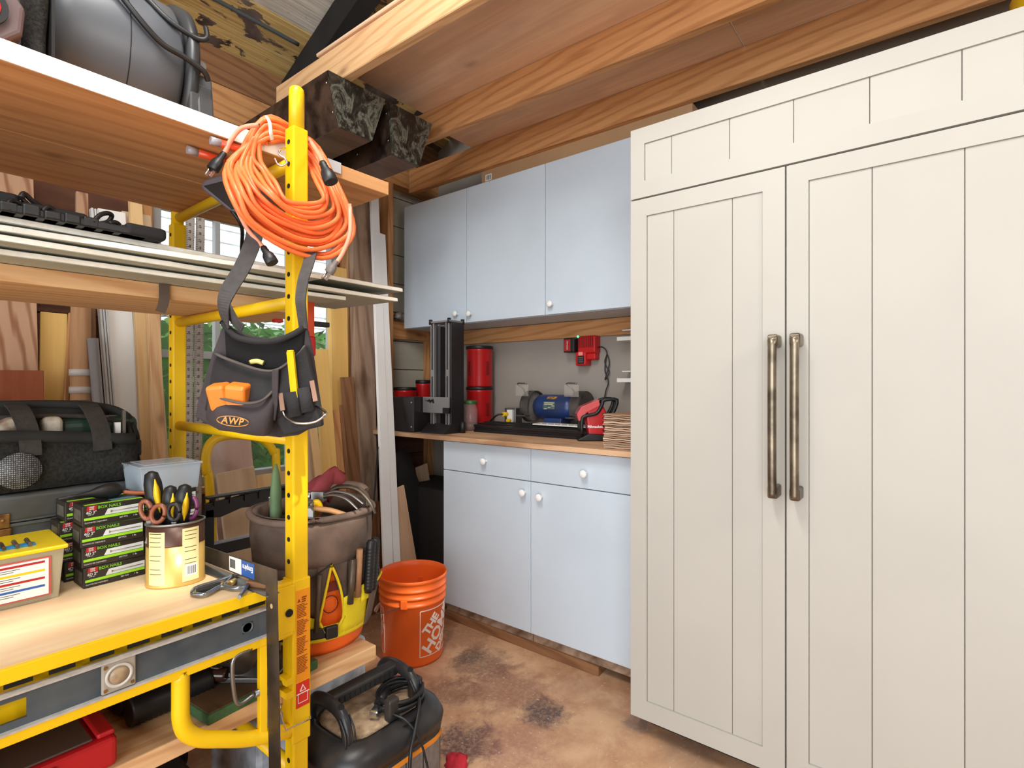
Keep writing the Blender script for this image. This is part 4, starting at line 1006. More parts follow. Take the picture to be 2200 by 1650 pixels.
x = xy(250, 1.66)-.10
bm = NB(); box(bm, x-.02, x+.055, -.06, .02, .06, .138); obj('tool_body', bm, GRN, t, bev=.018, seg=4)
bm = NB(); box(bm, x-.006, x+.006, -.088, -.076, .08, .125); obj('chalk', bm, WHITE, t); bm = NB(); box(bm, x+.010, x+.017, -.088, -.078, .08, .150); obj('flat_file', bm, STEEL, t)
bm = NB(); tube(bm, [(X1+.002, -.06, .12), (X1+.010, -.075, .09), (X1+.008, -.08, .05), (X1+.018, -.085, .02), (X1+.03, -.09, .0)], [.006, .004], 8); obj('zip_pull', bm, BLKM, t)
bm = NB(); box(bm, X1-.004, X1+.016, -.09, -.076, .05, .085); obj('buckle', bm, BLACK, t, bev=.004)
# pale oval window in the mesh
x = xy(40, 1.62)-.10
bm = NB(); M = Matrix.Translation((x, -.1195, .044)) @ Matrix.Rotation(math.pi/2, 4, 'X') ; lathe(bm, [(.001, 0), (.040, 0), (.040, .001), (.001, .001)], 28, M, sx=1.0, sy=.85)
m, nt, b = nodes('silver_mesh'); v = coords(nt, (1, 1, 1), False); wv = nt.nodes.new('ShaderNodeTexVoronoi'); wv.inputs['Scale'].default_value = 260; wv.inputs['Randomness'].default_value = .1; nt.links.new(v, wv.inputs['Vector'])
r = ramp(nt, [(.35, lin((170, 170, 172))), (.55, lin((40, 40, 40)))]); nt.links.new(wv.outputs['Distance'], r.inputs[0]); nt.links.new(r.outputs[0], b.inputs['Base Color'])
obj('mesh_window', bm, m, t)
# spirit level lying in the side rail
LV = paint('grey_level', (58, 68, 76), .5, .1, .1, 12, c2=(84, 90, 92)); LVE = paint('scratched_aluminium', (206, 202, 196), .4, .4, .1, 60)
yl0 = YP-.008; xr = XP-.055
t = thing('spirit_level', 'long grey I-beam spirit level lying in the yellow side rail', 'level', (xr-.6, yl0, .652))
bm = NB(); a = .0615
def IB(x0, x1):
    box(bm, x0, x1, .004, .009, .003, a-.003)
holes = []
xv = xy(257, YP-.01)-(xr-.6); xo = xy(536, YP-.01)-(xr-.6); xs = xy(5, YP-.01)-(xr-.6)
zc_ = .031
segs = [(-.6, xs-.06), (xs+.012, xo-.012), (xo+.012, .6)]
box(bm, xs+.03, xo-.0105, .006, .012, .003, a-.003); box(bm, xo+.0105, .6, .006, .012, .003, a-.003); box(bm, -.6, xs-.05, .006, .012, .003, a-.003)
box(bm, xs-.05, xs+.03, .006, .012, .003, .0145); box(bm, xs-.05, xs+.03, .006, .012, .0465, a-.003); box(bm, xo-.0105, xo+.0105, .006, .012, .003, zc_-.0105); box(bm, xo-.0105, xo+.0105, .006, .012, zc_+.0105, a-.003)
obj('web', bm, LV, t)
for z0 in (0, a-.003):
    bm = NB(); box(bm, -.6, .6, -.004, .016, z0, z0+.003); obj('flange', bm, LVE, t)
bm = NB(); M = FACE_NY((xo, .006, zc_)); lathe(bm, [(.0098, -.003), (.0098, .001), (.0125, .001), (.0125, -.003)], 24, M); obj('hole_ring', bm, LV, t)
VC = clear('dusty_clear_plastic', (176, 166, 150), .35, .8)
bm = NB(); box(bm, xv-.0255, xv+.0255, .000, .0058, .004, a-.004); v_ = obj('vial_block', bm, VC, t, bev=.003)
bm = NB(); M = FACE_NY((xv, .000, zc_)); lathe(bm, [(.021, 0), (.021, .002), (.017, .002), (.016, .0)], 28, M, cap=False); obj('vial_ring', bm, paint('dull_white_ring', (196, 190, 180), .4), v_)
bm = NB(); M = FACE_NY((xv, .0, zc_)); lathe(bm, [(.001, .0008), (.015, .0008), (.015, -.001), (.001, -.001)], 28, M); obj('vial_lens', bm, paint('amber_lens', (176, 150, 118), .3, 0, .2, 60), v_)
for dx, dz in ((-.02, .02), (.02, -.02), (-.02, -.02)):
    bm = NB(); cyl(bm, (xv+dx, -.0012, zc_+dz), (xv+dx, .002, zc_+dz), .0032, seg=10); obj('screw', bm, BRASS, v_)
# framing square hooked on the rim
xs_ = .567
t = thing('framing_square', 'large rusty steel framing square, long blade hanging in front of the rail', 'square', (xs_, 1.07, .812))
OLDST = paint('old_steel', (104, 92, 80), .45, .55, .15, 9, .15, 60, c2=(70, 58, 46))
bm = NB(); 
M = Matrix.Rotation(-.035, 4, 'X')
prism(bm, [(0, 0), (.385, -.004), (.385, -.042), (.046, -.040), (.046, -.60), (0, -.60)], -.0012, .0012, 'X'); obj('blade', bm, OLDST, t, M=M)
bm = NB(); cyl(bm, (-.0016, .023, -.079), (.0, .023, -.079), .005, seg=16); obj('hang_hole', bm, paint('pale_hole', (210, 180, 110), .6), t, M=M)
bm = NB(); prism(bm, [(.095, -.004), (.155, -.004), (.155, -.038), (.095, -.038)], -.0016, -.0011, 'X'); obj('label', bm, paint('blue_label', (30, 96, 180), .4), t, M=M)
bm = NB(); prism(bm, [(.155, -.004), (.215, -.005), (.215, -.038), (.155, -.038)], -.0016, -.0011, 'X'); obj('label', bm, LBL, t, M=M)
bm = NB()
for k in range(12): prism(bm, [(.185+.0022*k, -.010), (.1862+.0022*k, -.010), (.1862+.0022*k, -.030), (.185+.0022*k, -.030)], -.0019, -.0015, 'X')
obj('barcode', bm, INK, t, M=M)
Mt = Matrix(((0, 0, -1, -.0018), (1, 0, 0, .125), (0, -1, 0, -.018), (0, 0, 0, 1)))
text('lettering', 'Empire', .017, WHITE, t, M @ Mt, extrude=.0002, bold=True)
# combination square lying on the platform edge
t = thing('combination_square', 'combination square with open cast head and steel blade on the platform edge', 'square', M=basis((.455, 1.165, DZ+.0), (1, .12, 0), (0, 1, 0)) @ Matrix.Rotation(0, 4, 'Z'))
ZAM = paint('chrome_casting', (150, 160, 168), .22, .85, .08, 14)
pA, pB, pC, pD = [Vector((p.x, p.y)) for p in (at(412, 1288, z=DZ), at(415, 1268, z=DZ), at(522, 1238, z=DZ), at(538, 1245, z=DZ))]
t.matrix_world = Matrix.Translation((pA.x, pA.y, DZ))
R2 = lambda px, py, z=0: Vector((at(px, py, z=DZ).x-pA.x, at(px, py, z=DZ).y-pA.y, z))
bm = NB(); out = [R2(411, 1284), R2(414, 1272), R2(520, 1238), R2(541, 1246), R2(520, 1290), R2(508, 1294), R2(510, 1275), R2(480, 1272), R2(430, 1291)]
inn = [R2(424, 1282), R2(426, 1276), R2(505, 1250), R2(522, 1250), R2(512, 1268), R2(480, 1264), R2(430, 1283)]
seg_pts = spline([R2(413, 1283, .008), R2(420, 1271, .008), R2(470, 1255, .008), R2(519, 1239, .008), R2(540, 1247, .008), R2(530, 1268, .008), R2(514, 1292, .008)], 4)
tube(bm, seg_pts, .0042, 8, raw=True); tube(bm, [R2(413, 1283, .008), R2(440, 1285, .008), R2(475, 1268, .008), R2(505, 1272, .008), R2(528, 1268, .008)], .0045, 8); tube(bm, [R2(475, 1268, .008), R2(500, 1245, .008)], .003, 8)
obj('head', bm, ZAM, t)
bm = NB(); q = [R2(420, 1281), R2(422, 1274), R2(474, 1258), R2(472, 1268)]; prism(bm, [(p.x, p.y) for p in q], .002, .009, 'Z'); obj('blade_slot', bm, BLKM, t)
bm = NB(); cyl(bm, R2(492, 1262, .008), R2(505, 1256, .008), .007, seg=16); obj('lock_knob', bm, paint('brass', (206, 176, 110), .3, .7), t)
q = at(405, 1200, z=DZ+.012); q2 = at(588, 1268, z=DZ+.012)
board('steel_rule', (q.x, q.y, DZ+.002), (q2.x, q2.y, DZ+.002), .030, .0025, STEEL, wdir=(.8, .3, 0), label='steel rule lying flat on the platform behind the framing square', cat='ruler')
board('plywood_scrap', (at(540, 1256, z=DZ).x, at(540, 1256, z=DZ).y, DZ+.008), (at(585, 1262, z=DZ).x, at(580, 1262, z=DZ).y, DZ+.008), .04, .012, FIRD, wdir=(.5, .7, 0), label='small brown wood scrap at the platform corner by the post', cat='scrap')
# ================= HANGING ON THE NEAR POST =================
ORC = paint('orange_cord_pvc', (250, 122, 62), .42, 0, .03, 4); ORC2 = paint('faded_cord_pvc', (240, 160, 128), .45)
t0 = thing('extension_cord', 'coiled orange extension cord hanging from a hook on the scaffold post', 'cord', at(625, 400, t=1.2))
ori = at(625, 400, t=1.2)
rr = random.Random(11); path = []
NL = 15
order = [0, 8, 3, 10, 5, 12, 1, 7, 14, 4, 9, 6, 11, 2, 13]
def yof(py, j=0):        # behind the post at the top, in front of it below
    f = max(0, min(1, (py-345)/75)); f = f*f*(3-2*f); return 1.192+.004*j*(1-f)-.078*f-.014*j*f
for i in range(NL):
    f = (order[i]/(NL-1))**.85; J = lambda s: rr.uniform(-s, s)
    pts = [(572-8*f, 306-52*f), (612+12*f, 303-32*f), (652+34*f, 338-20*f), (686+52*f, 395+30*f), (694+62*f, 425+75*f), (668+38*f, 440+108*f), (620+15*f, 428+112*f), (590-48*f, 398+88*f), (566-66*f, 362+62*f), (556-72*f, 334+20*f)]
    for k, (px, py) in enumerate(pts):
        px += J(6); py += J(5)
        path.append(at(px, py, y=yof(py, math.sin(i*2.3+k*.5)))-ori)
def depth(py): return 1.2
bm = NB(); tube(bm, path, .0055, 8, 4); obj('cord_coil', bm, ORC, t0)
# loose ends
E = lambda px, py, d: at(px, py, t=d)-ori
bm = NB(); tube(bm, [E(560, 268, 1.17), E(520, 275, 1.165), E(497, 300, 1.16), E(486, 322, 1.16), E(480, 332, 1.16)], .0052, 8); obj('cord_end', bm, ORC2, t0); bm = NB(); tube(bm, [E(664, 300, 1.27), E(678, 320, 1.23), E(690, 340, 1.17), E(694, 352, 1.15)], .0052, 8); obj('cord_end', bm, ORC2, t0); bm = NB()
tube(bm, [E(752, 440, 1.17), E(752, 500, 1.15), E(738, 540, 1.14), E(722, 566, 1.13)], .0048, 8); obj('cord_end', bm, ORC2, t0); bm = NB(); tube(bm, [E(500, 430, 1.15), E(530, 490, 1.15), E(556, 520, 1.15), E(568, 535, 1.14)], .0048, 8)
obj('cord_end', bm, ORC2, t0)
def plug(p0, p1, r, male, m=BLACK):
    p0, p1 = E(*p0), E(*p1); d = (p1-p0); L = d.length; M = basis(p0, d, (.3, .3, 1)); R = M @ Matrix(((0, 0, 1, 0), (1, 0, 0, 0), (0, 1, 0, 0), (0, 0, 0, 1)))
    bm = NB(); lathe(bm, [(r*.45, 0), (r*.55, L*.1), (r*.5, L*.18), (r*.6, L*.25), (r*.55, L*.32), (r*.9, L*.5), (r, L*.7), (r, L*.98), (r*.9, L)], 14, R, sy=.75); o = obj('plug', bm, m, t0)
    if male:
        bm = NB()
        for s in (-.5, .5): box(bm, L, L+.016, s*r-.0012, s*r+.0012, -.003, .003, M)
        cyl(bm, M @ Vector((L, 0, -r*.4)), M @ Vector((L+.018, 0, -r*.4)), .0024, seg=8); obj('prongs', bm, CHROME, o)
plug((482, 328, 1.16), (456, 365, 1.15), .0150, True); plug((692, 348, 1.15), (712, 392, 1.13), .0150, False); plug((565, 530, 1.14), (586, 566, 1.13), .0130, False); plug((724, 560, 1.13), (706, 586, 1.13), .0120, True, paint('grey_plug', (120, 112, 106), .4))
bm = NB(); tube(bm, [E(572, 250, 1.185), E(579, 262, 1.165), E(582, 285, 1.165), E(585, 300, 1.18)], .004, 8, flat=.5); obj('tie', bm, WHITEP, t0)
# S hook
bm = NB(); p = [at(612, 318, t=1.225), at(603, 321, t=1.20), at(600, 332, t=1.195), at(612, 340, t=1.195), at(616, 350, t=1.195), at(606, 356, t=1.195), at(596, 352, t=1.195), at(590, 340, t=1.2)]
tube(bm, p, .0022, 8); wobj('wire_hook', bm, CHROME, label='bent wire hook in a post hole holding the orange cord', cat='hook')
# work light under the top shelf
t = thing('work_light', 'black and grey flat lamp hanging behind the orange cord under the top shelf', 'lamp', M=CAMF(at(485, 400, t=1.36)))
P2 = lambda px, py, T, c: ((px-c[0])*T/F, (c[1]-py)*T/F)
c = (485, 400); T_ = 1.36
bm = NB(); prism(bm, [P2(x, y, T_, c) for x, y in ((430, 398), (440, 385), (470, 375), (560, 350), (560, 440), (505, 455), (490, 450), (436, 408))], 0, .035, 'Y'); obj('housing', bm, paint('grey_lamp', (110, 104, 112), .5), t, bev=.006, seg=3)
bm = NB(); prism(bm, [P2(x, y, T_, c) for x, y in ((438, 400), (550, 372), (550, 436), (498, 450))], -.002, .002, 'Y'); obj('glass', bm, paint('dark_lens', (48, 46, 46), .25), t)
bm = NB(); tube(bm, [(.0, .02, -.05), (.02, .04, -.09), (-.01, .10, -.14), (-.07, .22, -.20)], .005, 8); obj('cable', bm, BLACK, t)
bm = NB(); box(bm, .0, .02, .01, .03, .02, .10); obj('bracket', bm, BLKM, t)
# two clear ended orange tubes under the shelf
for i, (a_, b_) in enumerate((((452, 301), (505, 317)), ((402, 321), (458, 338)))):
    z = ZT1-.012; a = at(a_[0], a_[1], z=z); b = at(b_[0], b_[1], z=z); mid = a.lerp(b, .4)
    t = thing('marker_tube', ['orange tube with clear tip under the top shelf, nearer the white edge', 'orange tube with clear tip under the top shelf, farther from the white edge'][i], 'tube', a, group='orange marker tubes')
    b = b+(b-a)*.6
    bm = NB(); cyl(bm, mid-a, b-a, .0085, seg=14); obj('barrel', bm, paint('red_orange_plastic', (226, 74, 34), .3), t)
    bm = NB(); cyl(bm, (0, 0, 0), mid-a, .0088, .0085, seg=14); obj('cap', bm, clear('frosted_cap', (170, 166, 172), .25, .85), t)
# white card on the shelf front right of the post
bm = NB(); a = at(703, 340, y=1.203); b = at(732, 375, y=1.203); box(bm, a.x, b.x, 1.2, 1.2035, b.z+.0, a.z)
wobj('white_card', bm, paint('light_grey_card', (205, 206, 208), .5), bev=.001, label='light grey card fixed to the top shelf front right of the post', cat='card')

# ================= TOOL POUCH =================
c = (560, 820); TP = 1.125
t = thing('tool_pouch', 'black tool pouch hanging by its belt from the near scaffold post', 'pouch', M=CAMF(at(c[0], c[1], t=TP)))
L2 = lambda px, py, dy=0: Vector(((px-1100)*(TP+dy)/F-(c[0]-1100)*TP/F, dy, (825-py)*(TP+dy)/F-(825-c[1])*TP/F))
FAB = paint('black_cordura', (44, 42, 43), .9, 0, .15, 20, .5, 220); FAB2 = paint('brown_black_cordura', (66, 58, 60), .9, 0, .12, 20, .5, 220); VEL = paint('black_suede', (16, 15, 15), .95, 0, .2, 10)
EDG = paint('grey_binding', (92, 84, 80), .85, 0, .1, 30, .4, 200)
def slab(nm, pts, y0, y1, m, par=t, bev=.003, bulge=0):
    bm = NB(); prism(bm, [tuple(L2(p[0], p[1], y0).xz) for p in pts], y0, y1, 'Y'); return obj(nm, bm, m, par, bev=bev, seg=2)
slab('back_panel', [(482, 690), (500, 706), (540, 722), (580, 727), (625, 715), (655, 697), (662, 712), (672, 760), (690, 880), (692, 905), (640, 935), (600, 940), (470, 925), (418, 896), (425, 860), (455, 760), (478, 700)], .010, .018, FAB2)
# curled top lip
bm = NB(); tube(bm, [L2(478, 692, .012), L2(505, 722, -.004), L2(545, 733, -.010), L2(590, 733, -.010), L2(630, 718, -.004), L2(658, 700, .010)], .0065, 10); obj('top_binding', bm, FAB, t)
def pocket(nm, top, bot, depth, m, yb_=.010, n=14):
    """a bag that bulges to the front; top and bottom outlines as pixel lists left to right"""
    tp = spline([(p[0], 0, p[1]) for p in top], 5); bt = spline([(p[0], 0, p[1]) for p in bot], 5); k = min(len(tp), len(bt)); rings = []
    for i in range(k):
        f = i/(k-1); a = tp[int(f*(len(tp)-1))]; b = bt[int(f*(len(bt)-1))]; bl = depth*(math.sin(math.pi*f)**.5 if 0 < f < 1 else 0)
        ring = []
        for s_, gs in ((0, range(6)), (.004, range(5, -1, -1))):
            for j in gs:
                g = j/5; p = a.lerp(b, g); ring.append(L2(p.x, p.z, yb_-bl*(.75+.45*math.sin(math.pi*g*.8))+s_))
        rings.append(ring)
    bm = NB(); loft(bm, rings, True); return obj(nm, bm, m, t)
pocket('upper_lining', [(482, 700), (520, 726), (580, 737), (630, 722), (656, 704)], [(488, 800), (520, 800), (570, 800), (620, 800), (650, 790)], .012, VEL)
pocket('upper_pocket', [(462, 757), (490, 770), (560, 792), (600, 790), (640, 760), (652, 742)], [(440, 880), (480, 900), (550, 905), (600, 900), (650, 890), (664, 880)], .038, FAB)
pocket('lower_pocket', [(450, 838), (470, 850), (520, 862), (560, 858), (588, 838), (594, 826)], [(442, 895), (460, 918), (510, 930), (560, 937), (580, 932), (592, 905)], .066, FAB2)
bm = NB(); tube(bm, [L2(464, 760, -.005), L2(490, 772, -.024), L2(560, 795, -.032), L2(600, 792, -.031), L2(640, 762, -.018), L2(654, 744, -.002)], .0052, 8, flat=.5); obj('pocket_binding', bm, EDG, t)
bm = NB(); tube(bm, [L2(452, 840, -.012), L2(470, 853, -.042), L2(520, 866, -.060), L2(560, 862, -.058), L2(586, 840, -.030), L2(594, 828, .0)], .0056, 8, flat=.5); obj('pocket_binding', bm, EDG, t)
slab('divider_strap', [(583, 795), (598, 793), (596, 870), (590, 905), (583, 900)], -.040, -.034, FAB2, bev=.002)
slab('side_panel', [(596, 790), (640, 758), (655, 742), (688, 880), (692, 915), (610, 936), (592, 905)], -.028, -.012, FAB, bev=.004)
bm = NB(); 
for a, b, r in (((628, 842), (636, 895), .0125), ((652, 833), (662, 885), .0115)): cyl(bm, L2(*a, -.038), L2(*b, -.038), r, r*1.1, 16)
obj('tool_loops', bm, FAB, t)
# hammer loop
bm = NB(); tube(bm, [L2(607, 880, -.035), L2(614, 897, -.045), L2(640, 909, -.060), L2(675, 907, -.060), L2(697, 893, -.055), L2(700, 886, -.045), L2(690, 878, -.035), L2(678, 872, -.025)], .0028, 10); obj('hammer_loop', bm, CHROME, t)
for p0, p1 in (((603, 845), (608, 882)), ((670, 818), (678, 862))):
    bm = NB(); ribbon(bm, [L2(*p0, -.032), L2(*p1, -.040)], (1, 0, 0), .009, .003); obj('leather_tab', bm, paint('tan_leather', (150, 112, 92), .7), t)
# oval badge
BRZ = paint('orange_thread', (206, 142, 66), .6)
bc = L2(500, 905, -.0745)
Mb = Matrix.Translation(bc) @ Matrix(((1, 0, 0, 0), (0, 0, -1, 0), (0, 1, 0, 0), (0, 0, 0, 1))) @ Matrix.Rotation(-.12, 4, 'Z') @ Matrix.Rotation(-.18, 4, 'X')
bm = NB(); pts = [(.0315*math.cos(a), .0095*math.sin(a), .0) for a in [2*math.pi*i/32 for i in range(32)]]; tube(bm, [Mb @ Vector(p) for p in pts], .0009, 6, 1, closed=True); obj('badge_rim', bm, BRZ, t)
text('lettering', 'AWP', .0185, BRZ, t, Mb, extrude=.0006, bold=True, spacing=1.12)
# belt over the post
WEB2 = paint('grey_belt', (76, 72, 70), .85, 0, .1, 60, .4, 200)
bm = NB(); ribbon(bm, [L2(486, 700, .006), L2(480, 660, -.012), L2(490, 625, -.012), L2(520, 575, -.002), L2(543, 520, .020), L2(553, 470, .045), L2(570, 420, .07)], [(.6, -.8, 0), (1, 0, 0), (1, .2, 0), (1, .3, 0)], .034, .003, 6); ribbon(bm, [L2(486, 655, -.012), L2(505, 690, -.006), L2(522, 706, -.002)], (.8, -.5, .2), .026, .003); obj('belt', bm, WEB2, t)
bm = NB(); ribbon(bm, [L2(652, 705, .004), L2(648, 670, -.004), L2(646, 640, -.006), L2(652, 600, .010), L2(662, 568, .05), L2(670, 535, .10)], [(.8, -.5, 0), (1, -.3, 0), (1, 0, 0)], .026, .003, 6); obj('belt', bm, WEB2, t)
# things in the pouch
def inpouch(nm, lb, cat, bmf, m, M):
    o = obj(nm, bmf, m, M=M, bev=.004, seg=3, label=lb, cat=cat); return o
Mw = t.matrix_world.copy() if False else CAMF(at(c[0], c[1], t=TP))
for i, (x0, x1, yt, yb2) in enumerate(((455, 495, 824, 880), (492, 537, 824, 880))):
    p = L2((x0+x1)/2, 848, -.030); bm = NB(); w_ = (x1-x0)*TP/F/2; box(bm, -w_*.96, w_*.96, -.022, .015, -.03, .024)
    obj('tape_cartridge', bm, paint('amber_orange_plastic', (255, 138, 46), .35), M=Mw @ Matrix.Translation(p) @ Matrix.Rotation(.1*(i*2-1), 4, 'Y') @ Matrix.Rotation(.28, 4, 'X'), bev=.007, seg=3, label=['orange plastic block in the front pocket of the pouch, left one', 'orange plastic block in the front pocket of the pouch, right one'][i], cat='block', group='orange blocks in the pouch')
tm = thing('carpenter_marker', 'yellow carpenter pencil standing in the side loop of the pouch', 'pencil', M=Mw @ Matrix.Translation(L2(633, 845, -.040)) @ Matrix.Rotation(-.10, 4, 'Y'))
bm = NB(); cyl(bm, (0, 0, -.01), (0, 0, .085), .0078, seg=6, smooth=False); cyl(bm, (0, 0, .085), (0, 0, .088), .0068, seg=12); obj('barrel', bm, YEL, tm)
bm = NB(); tube(bm, [L2(538, 778, -.01), L2(552, 776, -.012), L2(566, 780, -.01)], .005, 8); obj('string_ball', bm, paint('pale_yellow_string', (228, 214, 130), .7), M=Mw, label='pale yellow chalk line bundle peeping out of the upper pocket', cat='string')
# bar clamp behind the post
y = 1.46
t = thing('bar_clamp', 'red and orange bar clamp hanging on the middle shelf behind the post', 'clamp', at(668, 700, y=y))
o_ = at(668, 700, y=y); q = lambda px, py: at(px, py, y=y)-o_
bm = NB(); a, b = q(657, 645), q(673, 725); box(bm, a.x, b.x, -.008, .008, b.z, a.z); obj('bar', bm, paint('orange_enamel', (226, 80, 26), .4), t, bev=.003)
bm = NB(); a, b = q(660, 722), q(675, 766); box(bm, a.x, b.x, -.012, .012, b.z, a.z); obj('handle', bm, RED, t, bev=.006, seg=3)
bm = NB(); a, b = q(672, 690), q(706, 704); box(bm, a.x, b.x, -.008, .010, b.z, a.z); obj('jaw', bm, BLACK, t, bev=.003)
bm = NB(); a, b = q(595, 683), q(607, 692); box(bm, a.x, b.x+.01, .012, .03, b.z, a.z); obj('pad', bm, RED, t, bev=.003)
# ================= TOP SHELF =================
ZS = ZT1+.0365
GT = paint('grey_tank_plastic', (90, 94, 100), .38, 0, .05, 3, .03, 40)
t = thing('shop_blower', 'big grey drum shaped machine with black straps on the top shelf', 'machine', (.375, 1.53, ZS))
bm = NB(); Mx = Matrix(((0, 0, 1, -.14), (1, 0, 0, 0), (0, 1, 0, .185), (0, 0, 0, 1)))
lathe(bm, [(.150, 0), (.172, .008), (.180, .06), (.182, .13), (.181, .20), (.176, .255), (.160, .268), (.1, .272)], 48, Mx); obj('drum', bm, GT, t)
bm = NB(); Mx2 = Matrix(((0, 0, 1, .015), (1, 0, 0, 0), (0, 1, 0, .185), (0, 0, 0, 1))); lathe(bm, [(.1821, 0), (.1828, .0006), (.1828, .0014), (.1821, .002)], 48, Mx2, cap=False); obj('seam', bm, BLKM, t)
DG = paint('dark_grey_plastic', (70, 72, 74), .5, 0, .08, 6)
bm = NB(); box(bm, -.172, -.128, -.172, .17, .0, .13); box(bm, -.168, -.130, -.175, -.13, .10, .21); obj('foot', bm, DG, t, bev=.004)
bm = NB(); box(bm, .134, .185, -.172, .17, .0, .14); prism(bm, [(-.186, .0), (-.120, .0), (-.120, .175), (-.165, .165)], .150, .187, 'X'); obj('foot', bm, DG, t, bev=.005)
bm = NB(); Mx3 = Matrix(((0, 0, 1, .130), (1, 0, 0, 0), (0, 1, 0, .185), (0, 0, 0, 1))); lathe(bm, [(.150, 0), (.186, 0), (.186, .022), (.150, .022)], 48, Mx3, cap=False); obj('end_hoop', bm, paint('dark_steel_hoop', (52, 54, 56), .4), t)
bm = NB(); cyl(bm, (.158, -.176, .182), (.158, -.150, .182), .011, seg=14); obj('bolt', bm, STEEL, t)
bm = NB(); tube(bm, [(-.04, -.17, .30), (.02, -.188, .225), (.07, -.190, .185), (.115, -.192, .175), (.155, -.195, .160), (.168, -.188, .145)], .0062, 10); tube(bm, [(.0, -.12, .36), (.08, -.165, .265), (.14, -.18, .238), (.165, -.185, .245), (.17, -.17, .28)], .006, 10); obj('cable', bm, BLACK, t)
# black mesh bag and red grey tool at the left
t = thing('black_bag', 'black mesh bag squeezed left of the grey drum machine', 'bag', (.226, 1.305, ZS))
bm = NB(); rings = []
for k in range(9):
    z = .30*k/8; s = 1-.1*math.sin(k*1.3); rings.append([Vector((.018*s*math.cos(a), .036*s*math.sin(a)+.006*math.sin(k), z)) for a in [2*math.pi*i/16 for i in range(16)]])
loft(bm, rings); obj('sack', bm, MESHM, t)
bm = NB(); box(bm, .019, .024, -.03, .03, .0, .24); obj('panel', bm, BLKM, t)
t = thing('power_tool', 'grey brown power tool with white top and red lens, top left corner', 'tool', (.150, 1.325, ZS))
GB2 = paint('mauve_grey_plastic', (112, 92, 92), .4)
bm = NB(); prism(bm, [(-.10, .02), (.02, .0), (.048, .03), (.052, .075), (.03, .105), (-.10, .12)], -.10, .06, 'Y'); obj('housing', bm, GB2, t, bev=.008, seg=3)
bm = NB(); prism(bm, [(-.10, .12), (.03, .105), (.045, .09), (.035, .125), (-.10, .16)], -.095, .05, 'Y'); obj('top_cover', bm, WHITEP, t, bev=.006)
bm = NB(); cyl(bm, (-.005, -.108, .055), (-.005, -.09, .055), .034, seg=24); obj('lens_ring', bm, BLACK, t); bm = NB(); cyl(bm, (-.005, -.110, .055), (-.005, -.10, .055), .024, seg=24); obj('lens', bm, RED, t)
# straps and leads on the cement boards
t = thing('tool_leads', 'black tool and looped black leads lying on the cement board sheets', 'leads', (.21, 1.335, 1.5105))
q = lambda px, py, y: at(px, py, y=y)-Vector((.21, 1.335, 1.5105))
bm = NB()
for k in range(16):
    x = -.30+.030*k; box(bm, x, x+.025, -.03+.004*math.sin(k), .03, .0, .018+.003*math.sin(k*2.1))
box(bm, -.30, .20, -.028, .028, .0, .016); obj('track', bm, BLACK, t, bev=.003)
for a_ in ((-.05, -.0, -.015, .02, .01, .040), (.0, .10, -.02, .02, .01, .028), (.16, .235, -.03, .03, .0, .026)):
    bm = NB(); box(bm, *a_); obj('body', bm, BLKM, t, bev=.008, seg=3)
bm = NB()
for pts in (((20, 452), (18, 436), (30, 432), (60, 446), (98, 462), (60, 450), (30, 440)), ((45, 425), (52, 416), (70, 432), (90, 445), (105, 455), (80, 452), (55, 435), (44, 420)), ((200, 478), (215, 462), (232, 458), (240, 464), (232, 476), (215, 480)), ((232, 480), (250, 478), (262, 490), (280, 500)), ((90, 455), (105, 445), (125, 460), (150, 470), (180, 472), (205, 476))):
    tube(bm, [q(px, py, 1.31+.006*i) for i, (px, py) in enumerate(pts)], .0046, 8)
obj('lead', bm, BLACK, t)
# ================= ON THE WORKTOP =================
CZ = zc+.0005
OX = paint('black_anodised', (40, 36, 38), .35, .2, .1, 12); SLOT = paint('grey_extrusion', (132, 130, 130), .4, .4, .05, 8)
t = thing('black_box', 'plain black metal box on the worktop left of the slotted black frame', 'box', (2.05, 2.29, CZ))
bm = NB(); box(bm, -.14, .03, -.115, .12, 0, .188); obj('body', bm, OX, t, bev=.004)
for z in (.03, .16):
    bm = NB(); cyl(bm, (-.142, -.098, z), (-.138, -.098, z), .004, seg=10); obj('screw', bm, CHROME, t)
t = thing('slotted_frame', 'tall black slotted aluminium machine frame standing on the worktop', 'machine', (2.025, 2.044, CZ))
ht = .585
for y in (.062, -.052):
    bm = NB(); box(bm, -.045, -.015, y-.014, y+.014, .02, ht); o = obj('slotted_upright', bm, SLOT, t, bev=.0015)
    for a, b in ((.03, .30), (.335, .595)):
        bm = NB(); box(bm, -.0465, -.044, y-.0035, y+.0035, a, b); obj('slot', bm, DARK, o)
bm = NB(); box(bm, -.03, .045, .015, .045, .02, ht-.02); obj('rear_panel', bm, OX, t)
bm = NB(); box(bm, -.040, .055, -.078, -.066, .0, ht); obj('side_panel', bm, OX, t, bev=.0015)
bm = NB(); box(bm, -.05, .055, -.078, .08, ht, ht+.010); obj('top_plate', bm, SLOT, t, bev=.001)
for x, y in ((-.045, .074), (-.045, -.066), (.05, -.072)):
    bm = NB(); cyl(bm, (x, y, ht-.006), (x, y, ht+.020), .010, seg=10); obj('corner_bolt', bm, BLACK, t)
bm = NB(); box(bm, -.056, -.047, -.075, .125, .105, .190); pl_ = obj('lower_plate', bm, SLOT, t, bev=.002)
bm = NB()
for y, z, r in ((.082, .168, .006), (.072, .172, .007), (.064, .165, .008), (.055, .170, .006), (.046, .172, .008), (.042, .163, .007)): cyl(bm, (-.0575, y, z), (-.055, y, z), r, seg=7, smooth=False)
box(bm, -.0575, -.055, .085, .105, .1695, .1725); obj('cutout', bm, DARK, pl_)
